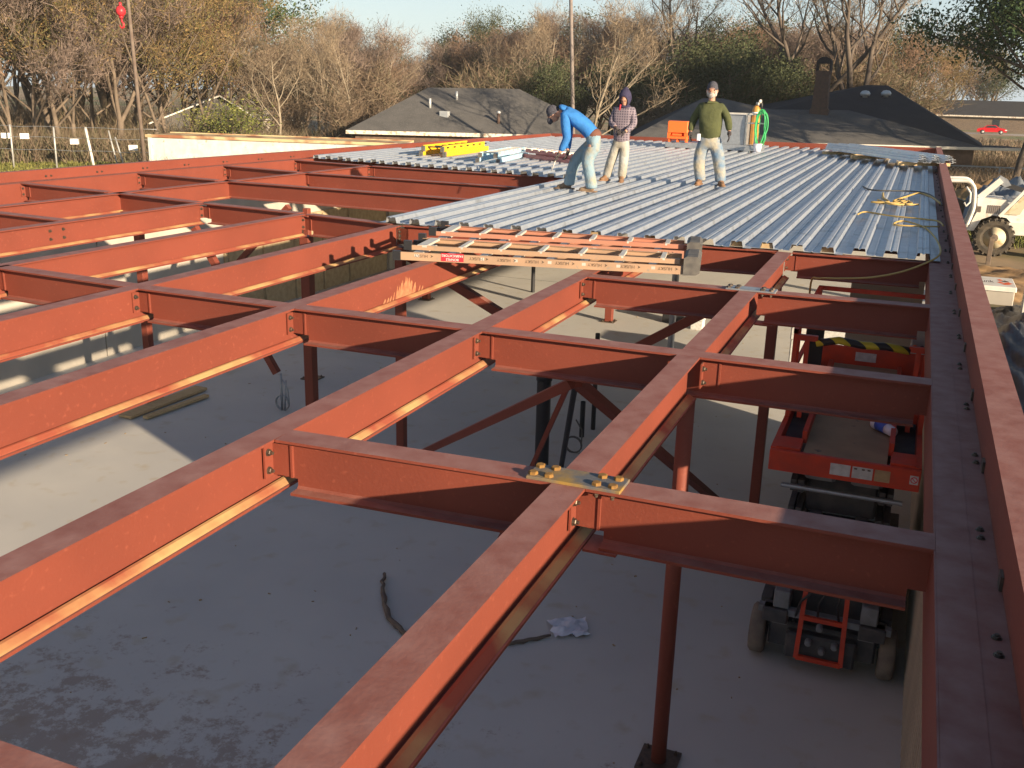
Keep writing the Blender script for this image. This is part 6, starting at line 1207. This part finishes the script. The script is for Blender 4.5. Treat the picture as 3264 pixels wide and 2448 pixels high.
roof(t, [((-3.6, -0.5, 2.15), (1.3, -0.5, 4.15), (1.3, 5.3, 4.15), (-3.6, 5.3, 2.15)), ((1.3, -0.5, 4.15), (3.6, -0.5, 2.75), (3.6, 5.3, 2.75), (1.3, 5.3, 4.15))], 'white')
t = thing('shed', 'low pale shed seen through the bare trees left of the hipped roof', 'shed', at(560, 84), facing(at(560, 84))); MB().box(-2.2, 2.2, 0, 3, 0, 2.3).build('wall', 'trim', t); roof(t, [((-2.6, -0.3, 2.3), (2.6, -0.3, 2.3), (2.6, 3.3, 2.9), (-2.6, 3.3, 2.9))], 'white')

# ------------------------------------------------------------------ site things beyond the frame
def trailer():
    p0 = Vector((-37.2, 41.6, 0)); p1 = Vector((-24.0, 44.4, 0)); u = (p1 - p0).normalized(); v = Vector((-u.y, u.x, 0)); t = thing('storage_container', 'long white storage container with rusty cream roof beyond the left edge beam', 'container', (0, 0, 0)); L = (p1 - p0).length; zt = -1.12
    def q(a, b_, z): w2 = p0 + u * a + v * b_; return (w2.x, w2.y, z)
    s = MB(); s.add([q(0, 0, ZG + .3), q(L, 0, ZG + .3), q(L, 2.5, ZG + .3), q(0, 2.5, ZG + .3), q(0, 0, zt), q(L, 0, zt), q(L, 2.5, zt), q(0, 2.5, zt)], [(0, 3, 2, 1), (4, 5, 6, 7), (0, 1, 5, 4), (1, 2, 6, 5), (2, 3, 7, 6), (3, 0, 4, 7)])
    for k in range(7):
        a = 0.9 + k * L / 7.2; s.add([q(a, -0.012, ZG + .45), q(a + .05, -0.012, ZG + .45), q(a + .05, -0.012, zt - .12), q(a, -0.012, zt - .12)], [(0, 1, 2, 3)])
    s.build('container_body', 'white', t)
    s = MB(); s.bar(q(-.06, -.04, zt), q(L + .06, -.04, zt), 0.12, 0.14, v); s.bar(q(-.06, 2.54, zt + .02), q(L + .06, 2.54, zt + .02), 0.12, 0.16, v); s.build('top_rail', 'rustyellow', t)
    s = MB(); s.add([q(0.05, .05, zt + .02), q(L - .05, .05, zt + .02), q(L - .05, 2.45, zt + .05), q(.05, 2.45, zt + .05)], [(0, 1, 2, 3)]); s.build('roof_sheet', 'rustyellow', t)
    for a in (0.05, L - 0.2): 
        s = MB(); s.add([q(a, -.06, ZG + .3), q(a + .15, -.06, ZG + .3), q(a + .15, -.06, zt + .08), q(a, -.06, zt + .08), q(a, .02, ZG + .3), q(a + .15, .02, ZG + .3), q(a + .15, .02, zt + .08), q(a, .02, zt + .08)], [(0, 1, 2, 3), (0, 4, 5, 1), (3, 2, 6, 7), (1, 5, 6, 2), (4, 0, 3, 7)]); s.build('corner_post', 'white', t)
trailer()
t = thing('flat_panel', 'flat white panel lying beyond the left edge beam, in front of the hipped house', 'panel', at(985, 47), facing(at(985, 47))); MB().rbox(-3.6, 3.4, 0, 1.2, 0.95, 1.65, 0.03).build('panel_body', 'white', t); MB().box(-3.2, 3.0, 0.2, 1.0, 0, 0.94).build('trestle', 'wood', t); MB().box(0.9, 1.25, -0.02, -0.001, 1.25, 1.60).build('marker', 'hookred', t)
t = thing('refuse_bin', 'dark bin with a white label left of the flat white panel', 'bin', at(845, 49), facing(at(845, 49))); MB().rbox(-0.55, 0.55, 0, 0.9, 0, 1.75, 0.05).build('bin_body', 'liftdark', t); MB().box(-0.4, -0.05, -0.012, -0.001, 1.25, 1.6).build('label', 'signw', t); MB().box(-0.58, 0.58, -0.03, 0.95, 1.755, 1.85).build('lid', 'blackp', t)
# fence at left: separate posts, wires, white boards
for i, (x, y, h, lean, r) in enumerate(((-47.9, 42.6, 2.45, 0.0, 0.05), (-45.6, 43.5, 2.40, 0.02, 0.05), (-43.6, 44.3, 2.40, 0.24, 0.075), (-42.3, 44.8, 2.25, 0.30, 0.04), (-41.9, 44.9, 1.9, 0.33, 0.04), (-51.0, 41.4, 2.4, 0.0, 0.05))):
    o = MB().cyl((0, 0, 0), (-lean * 1.7 if i in (2, 3, 4) else 0.05, 0, h), r, 8).build('fence_post', 'fencem' if i != 2 else 'white', None, True); o.location = (x, y, ZG); tag(o, 'pale %s fence post, %s from the left beyond the far edge beam' % ('leaning' if i in (2, 3, 4) else 'upright', ORD[[1, 2, 3, 4, 5, 0][i]]), 'post', 'posts of the left fence')
for i, (zz, sag) in enumerate(((-1.02, 0.05), (-1.6, 0.04), (-2.3, 0.04))):
    s = MB(); s.tube([(-51 + 0.92 * k, 41.4 + 0.34 * k, zz - sag * (k % 3 == 1)) for k in range(13)], 0.014, 5); o = s.build('fence_wire', 'galv', None, True); tag(o, '%s strand of wire along the left fence' % ('top', 'middle', 'lowest')[i] , 'wire')
for i, (x, y, z) in enumerate(((-48.6, 42.9, -1.62), (-47.6, 43.3, -1.62), (-44.7, 44.1, -1.83), (-41.5, 45.2, -2.08))):
    o = MB().rbox(-0.24, 0.24, -0.02, 0.02, -0.15, 0.15, 0.01).build('fence_sign', 'signw'); o.location = (x, y, z); o.rotation_euler = (0, 0, 0.8); tag(o, 'small white blank board hung on the left fence, %s from the left' % ORD[i], 'sign', 'white boards on the left fence')
# poles and crane ball
def pole(x, y, z0, z1, r, lean, m, label):
    t = MB(); t.tube([(x, y, z0), (x + lean * 0.5, y, (z0 + z1) / 2), (x + lean, y, z1)], [r * 1.1, r, r * 0.85], 10); o = t.build('utility_pole', m, None, True); tag(o, label, 'pole')
pole(-36.4, 40.4, ZG, 9.0, 0.09, -0.36, 'pole', 'dark slender pole leaning beside the red crane ball')
pole(-17.9, 53.9, ZG, 12.0, 0.10, -1.0, 'polegrey', 'grey slender pole rising above the bending worker')
pole(7.1, 46.5, ZG, 3.4, 0.16, 0.55, 'pole', 'short dark pole at the right frame edge')
def ball():
    t = thing('crane_hook', 'red crane hook with round weight hanging near the top left', 'crane hook', (-42.4, 46.1, 0))
    s = MB(); s.ell((0, 0, 5.28), (0.27, 0.27, 0.30), 16, 12); s.lathe([(0.09, 5.5), (0.07, 5.75)], (0, 0, 0), 10); s.build('weight_ball', 'hookred', t, True)
    s = MB(); s.lathe([(0.10, 4.90), (0.13, 4.98), (0.10, 5.03)], (0, 0, 0), 10); s.build('swivel', 'hookred', t, True)
    s = MB(); s.tube([(0, 0, 4.9), (0.02, 0, 4.74), (0.14, 0, 4.62), (0.13, 0, 4.46), (0.0, 0, 4.38), (-0.12, 0, 4.46), (-0.13, 0, 4.56)], [0.045, 0.05, 0.055, 0.06, 0.055, 0.04, 0.02], 8); s.build('hook', 'hookred', t, True)
    MB().cyl((0, 0, 5.7), (0.1, 0.1, 14), 0.02, 6).build('cable', 'blackp', t, True)
ball()
# red car
def car():
    p = at(2157, 182); p.z = ZG; a = facing(p); t = thing('parked_car', 'small red car parked side-on before the dark house', 'car', p, a); s = MB()
    prof = [(-2.2, 0.35), (-2.2, 0.75), (-1.9, 0.92), (-1.3, 0.98), (-0.75, 1.38), (0.45, 1.42), (1.05, 1.0), (1.95, 0.88), (2.2, 0.70), (2.2, 0.35)]; n = len(prof); vs = [(x, y, z) for y in (-0.85, 0.85) for x, z in prof]
    s.add(vs, [tuple(range(n)), tuple(range(2 * n - 1, n - 1, -1))] + [(i, n + i, n + (i + 1) % n, (i + 1) % n) for i in range(n)]); s.build('body', 'redcar', t)
    MB().add([(-1.1, -.86, 1.0), (0.85, -.86, 1.0), (0.40, -.86, 1.34), (-0.70, -.86, 1.32)], [(0, 1, 2, 3)]).build('side_window', 'glass', t)
    for x in (-1.35, 1.35):
        o = MB().lathe([(0.20, -0.09), (0.33, -0.09), (0.33, 0.09), (0.2, 0.09)], (x, -0.82, 0.33), 18, (0, 1, 0)).build('wheel', 'blackp', t, True); MB().lathe([(0.19, -0.10), (0.05, -0.12)], (x, -0.82, 0.33), 14, (0, 1, 0)).build('rim', 'sticker', o, True)
    MB().box(1.9, 2.21, -0.86, -0.6, 0.6, 0.75).build('headlight', 'signw', t)
    tag(MB().box(-9, 9, -3, 4, 0.0, 0.012).build('driveway', 'slab'), kind='structure'); d = bpy.data.objects['driveway']; d.location = p; d.rotation_euler = (0, 0, a)
car()
# dirt mound and fence at right
def mound(name, cx, cy, rx, ry, h, m, label, seed, cat='soil mound', kind=None):
    rng = random.Random(seed); n = 56; b = MB(); ph = [rng.uniform(0, 6) for _ in range(8)]; vs = []
    for j in range(n + 1):
        for i in range(n + 1):
            u = 2 * i / n - 1; v = 2 * j / n - 1; r = math.sqrt(u * u + v * v); e = max(0, 1 - r ** 2.2)
            z = h * e * (0.75 + 0.22 * math.sin(5 * u + ph[0]) * math.cos(4 * v + ph[1]) + 0.14 * math.sin(13 * u + ph[2]) * math.sin(11 * v + ph[3]) + 0.08 * math.sin(29 * u + 23 * v + ph[4])) + rng.uniform(-0.03, 0.03) * h * (e > 0)
            vs.append((cx + u * rx, cy + v * ry, ZG - 0.08 + max(0, z)))
    b.add(vs, [(j * (n + 1) + i, j * (n + 1) + i + 1, (j + 1) * (n + 1) + i + 1, (j + 1) * (n + 1) + i) for j in range(n) for i in range(n)]); o = b.build(name, m, None, True); tag(o, label, cat, None, kind); return o
mound('soil_mound', 6.6, 55.5, 5.6, 2.6, 2.1, 'mound', 'long sunlit mound of excavated soil behind the white loader', 11)
mound('soil_mound', 2.2, 30.6, 2.0, 2.6, 0.30, 'mound', 'low heap of wet soil before the loader wheel', 12)
mound('soil_mound', 3.4, 33.2, 3.0, 1.8, 0.35, 'mound', 'low trampled ridge of soil under the loader wheel', 19)
mound('sheeting_heap', 4.6, 46.5, 3.6, 3.4, 2.35, 'tarp', 'heap under grey plastic sheeting behind the white loader', 13, 'sheeting')
mound('sheeting_heap', 2.9, 22.6, 1.7, 5.8, 0.85, 'blacktarp', 'heap under black plastic sheeting beyond the right parapet', 14, 'sheeting')
def chainlink():
    t = thing('chain_link_fence', 'low chain link fence with galvanised rail behind the soil mound', 'fence', (0, 0, 0)); u = Vector((1, 0.10, 0)).normalized(); p = Vector((-1.5, 64.2, 0))
    for k in range(9):
        q = p + u * k * 3.0; MB().cyl(q + Vector((0, 0, ZG)), q + Vector((0, 0, -1.95)), 0.05, 8).build('fence_post', 'fencem', t, True)
    MB().cyl(p + Vector((0, 0, -2.0)), p + u * 24 + Vector((0, 0, -2.0)), 0.045, 8).build('top_rail', 'fencem', t, True)
    s = MB()
    for k in range(96): 
        for sg in (-1, 1):
            a = p + u * (k * 0.25) + Vector((0, 0, ZG + 0.05)); e = a + u * sg * 1.3 + Vector((0, 0, 1.35)); s.bar(a, e, 0.012, 0.012, (0, 1, 0))
    s.build('wire_mesh', 'fencem', t)
chainlink()
# white telehandler / loader
def loader():
    t = thing('loader', 'white wheeled loader with mesh guards and large lugged tyre, cut by the right frame edge', 'loader', (0, 37.6, 0))
    def tyre(x, y, z, R, W, lug=True):
        s = MB(); s.lathe([(R * 0.56, -W * 0.40), (R * 0.72, -W * 0.5), (R * 0.92, -W * 0.48), (R * 0.97, -W * 0.3), (R * 0.97, W * 0.3), (R * 0.92, W * 0.48), (R * 0.72, W * 0.5), (R * 0.56, W * 0.40)], (x, y, z), 36, (0, 1, 0))
        if lug:
            for k in range(20):
                a = 2 * PI * k / 20; c, sn = math.cos(a), math.sin(a); c2, s2 = math.cos(a + 0.16), math.sin(a + 0.16)
                for sg in (-1, 1): s.bar((x + c * R * 0.985, y + sg * W * 0.06, z + sn * R * 0.985), (x + c2 * R * 0.955, y + sg * W * 0.50, z + s2 * R * 0.955), 0.075, 0.06, (c, 0, sn))
        o = s.build('wheel', 'rubber', t); r = MB(); r.lathe([(R * 0.57, -W * 0.42), (R * 0.50, -W * 0.36), (R * 0.40, -W * 0.20), (R * 0.22, -W * 0.22), (R * 0.20, -W * 0.42), (R * 0.08, -W * 0.46)], (x, y, z), 28, (0, 1, 0)); r.build('rim', 'rim', o, True)
        h = MB(); h.lathe([(R * 0.21, -W * 0.43), (R * 0.19, -W * 0.50), (R * 0.05, -W * 0.53)], (x, y, z), 8, (0, 1, 0)); h.build('hub', 'wood', o)
    tyre(2.76, -0.05, -2.79, 0.63, 0.42); tyre(2.76, 1.75, -2.79, 0.63, 0.42); tyre(5.3, -0.05, -2.79, 0.63, 0.42)
    def slab(pts, y0, y1, name, m='white'):
        n = len(pts); s = MB(); s.add([(x, y, z) for y in (y0, y1) for x, z in pts], [tuple(range(n)), tuple(range(2 * n - 1, n - 1, -1))] + [(i, n + i, n + (i + 1) % n, (i + 1) % n) for i in range(n)]); return s.build(name, m, t)
    slab([(1.88, -2.62), (2.12, -1.95), (2.06, -1.50), (2.95, -1.52), (3.12, -1.72), (5.6, -1.72), (5.6, -2.68), (3.45, -2.68), (3.35, -2.40), (3.05, -2.12), (2.62, -2.06), (2.28, -2.22), (2.10, -2.62)], 0.05, 1.6, 'body')
    slab([(3.13, -2.27), (5.6, -2.2), (5.6, -2.66), (3.16, -2.66)], -0.10, 0.048, 'side_sill')
    s = MB(); s.bar((2.12, 0.3, -1.52), (2.72, 0.3, -0.88), 0.22, 0.20, (0, 1, 0)); s.build('boom', 'white', t); s = MB(); s.bar((2.62, 0.55, -0.98), (3.6, 0.7, -1.25), 0.12, 0.16, (0, 1, 0)); s.build('boom_link', 'blackp', t)
    slab([(2.55, -0.90), (2.68, -0.74), (2.92, -0.86), (3.05, -1.04), (2.86, -1.12)], 0.25, 0.6, 'boom_head', 'galv')
    for y in (0.0, 1.4):
        s = MB(); s.tube(smoothpath([(1.0, y, -0.98), (1.45, y, -0.96), (1.72, y, -0.98), (1.90, y, -1.14), (1.96, y, -1.45), (1.98, y, -1.90), (1.84, y, -2.50)], 4), 0.06, 10); s.build('cage_tube', 'white', t, True)
    s = MB(); s.tube([(1.66, 0.0, -1.15), (1.82, 0.0, -1.35), (1.84, 0.0, -1.65), (1.74, 0.0, -1.80), (1.66, 0, -1.68)], 0.035, 8); s.build('grab_handle', 'white', t, True)
    slab([(1.2, -2.2), (1.7, -2.2), (1.75, -1.7), (1.45, -1.6), (1.2, -1.7)], 0.5, 1.0, 'seat', 'blackp')
    slab([(3.02, -1.50), (3.15, -1.44), (3.8, -1.38), (3.8, -1.48)], 0.1, 0.9, 'hood_panel')
    s = MB(); s.bar((2.82, -0.02, -2.08), (3.62, -0.02, -0.98), 0.10, 0.10, (0, 1, 0)); s.bar((3.62, -0.02, -1.02), (4.6, -0.02, -1.02), 0.10, 0.10, (0, 1, 0)); s.build('guard_frame', 'white', t)
    slab([(2.98, -1.99), (3.43, -1.99), (3.62, -1.55), (3.62, -1.15)][:3] + [(3.55, -1.22)], 0.0, 0.02, 'mesh_panel', 'rim')
    for x0, x1, z0, z1 in ((2.42, 2.84, -2.0, -1.72), (2.02, 2.24, -1.98, -1.78)):
        for k in range(7):
            xx = x0 + (x1 - x0) * k / 7; MB().box(xx, xx + (x1 - x0) / 16, 0.035, 0.0485, z0, z1).build('vent_slot', 'wood', t)
loader()
def whitebox():
    t = thing('equipment_box', 'white box with orange-red lettering on its lid beyond the right parapet', 'box', (0, 26.2, 0))
    MB().rbox(1.88, 2.58, 0, 1.35, -3.05, -2.72, 0.02).build('box_body', 'precast', t); MB().rbox(1.85, 2.61, -0.03, 1.38, -2.715, -2.60, 0.02).build('lid', 'white', t)
    mw = Matrix.Translation((1.99, 0.65, -2.5985)) @ Matrix.Scale(2.8, 4, (0, 1, 0)); text('lettering', 'unk', 0.19, 'ink', t, mw)
    for k, (x, y, L, m_) in enumerate(((2.20, 0.75, 0.16, 'orangeink'), (2.26, 0.55, 0.26, 'orangeink'), (2.30, 0.95, 0.20, 'ink'), (2.36, 0.70, 0.20, 'orangeink'), (2.22, 1.1, 0.14, 'orangeink'))):
        MB().add([(x, y - .15, -2.598 + k * 0.0005), (x + L * 0.4, y - 0.27, -2.598 + k * 0.0005), (x + L, y - 0.19, -2.598 + k * 0.0005), (x + L * 0.5, y - 0.01, -2.598 + k * 0.0005)], [(0, 1, 2, 3)]).build('flourish', m_, t)
whitebox()
t = thing('white_post', 'thick white post at the right frame edge beyond the parapet', 'post', (2.72, 24.6, ZG)); MB().rbox(-0.12, 0.12, -0.12, 0.12, 0, 1.75, 0.02).build('shaft', 'white', t); MB().rbox(-0.16, 0.16, -0.16, 0.16, 1.751, 1.80, 0.01).build('post_cap', 'white', t)
t = thing('leaning_post', 'short dark stake standing before the loader wheel', 'stake', (2.55, 35.4, ZG)); MB().rbox(-0.07, 0.07, -0.05, 0.05, 0, 0.85, 0.01).build('shaft', 'wood', t); MB().box(-0.075, 0.075, -0.055, 0.055, 0.851, 0.88).build('stake_cap', 'wood', t)
# ------------------------------------------------------------------ thin morning haze
hz = MB().box(-260, 260, -70, 330, -5.0, 42.0).build('haze', None)
hm = bpy.data.materials.new('haze_air'); hm.use_nodes = True; hn = hm.node_tree.nodes; hn.remove(hn['Principled BSDF'])
pv = hn.new('ShaderNodeVolumePrincipled'); pv.inputs['Color'].default_value = (0.93, 0.92, 0.90, 1); pv.inputs['Density'].default_value = 0.0003; pv.inputs['Anisotropy'].default_value = 0.0
hm.node_tree.links.new(pv.outputs[0], hn['Material Output'].inputs['Volume']); hz.data.materials.append(hm); tag(hz, kind='stuff', label='thin pale haze in the cold morning air'); hz['category'] = 'haze'
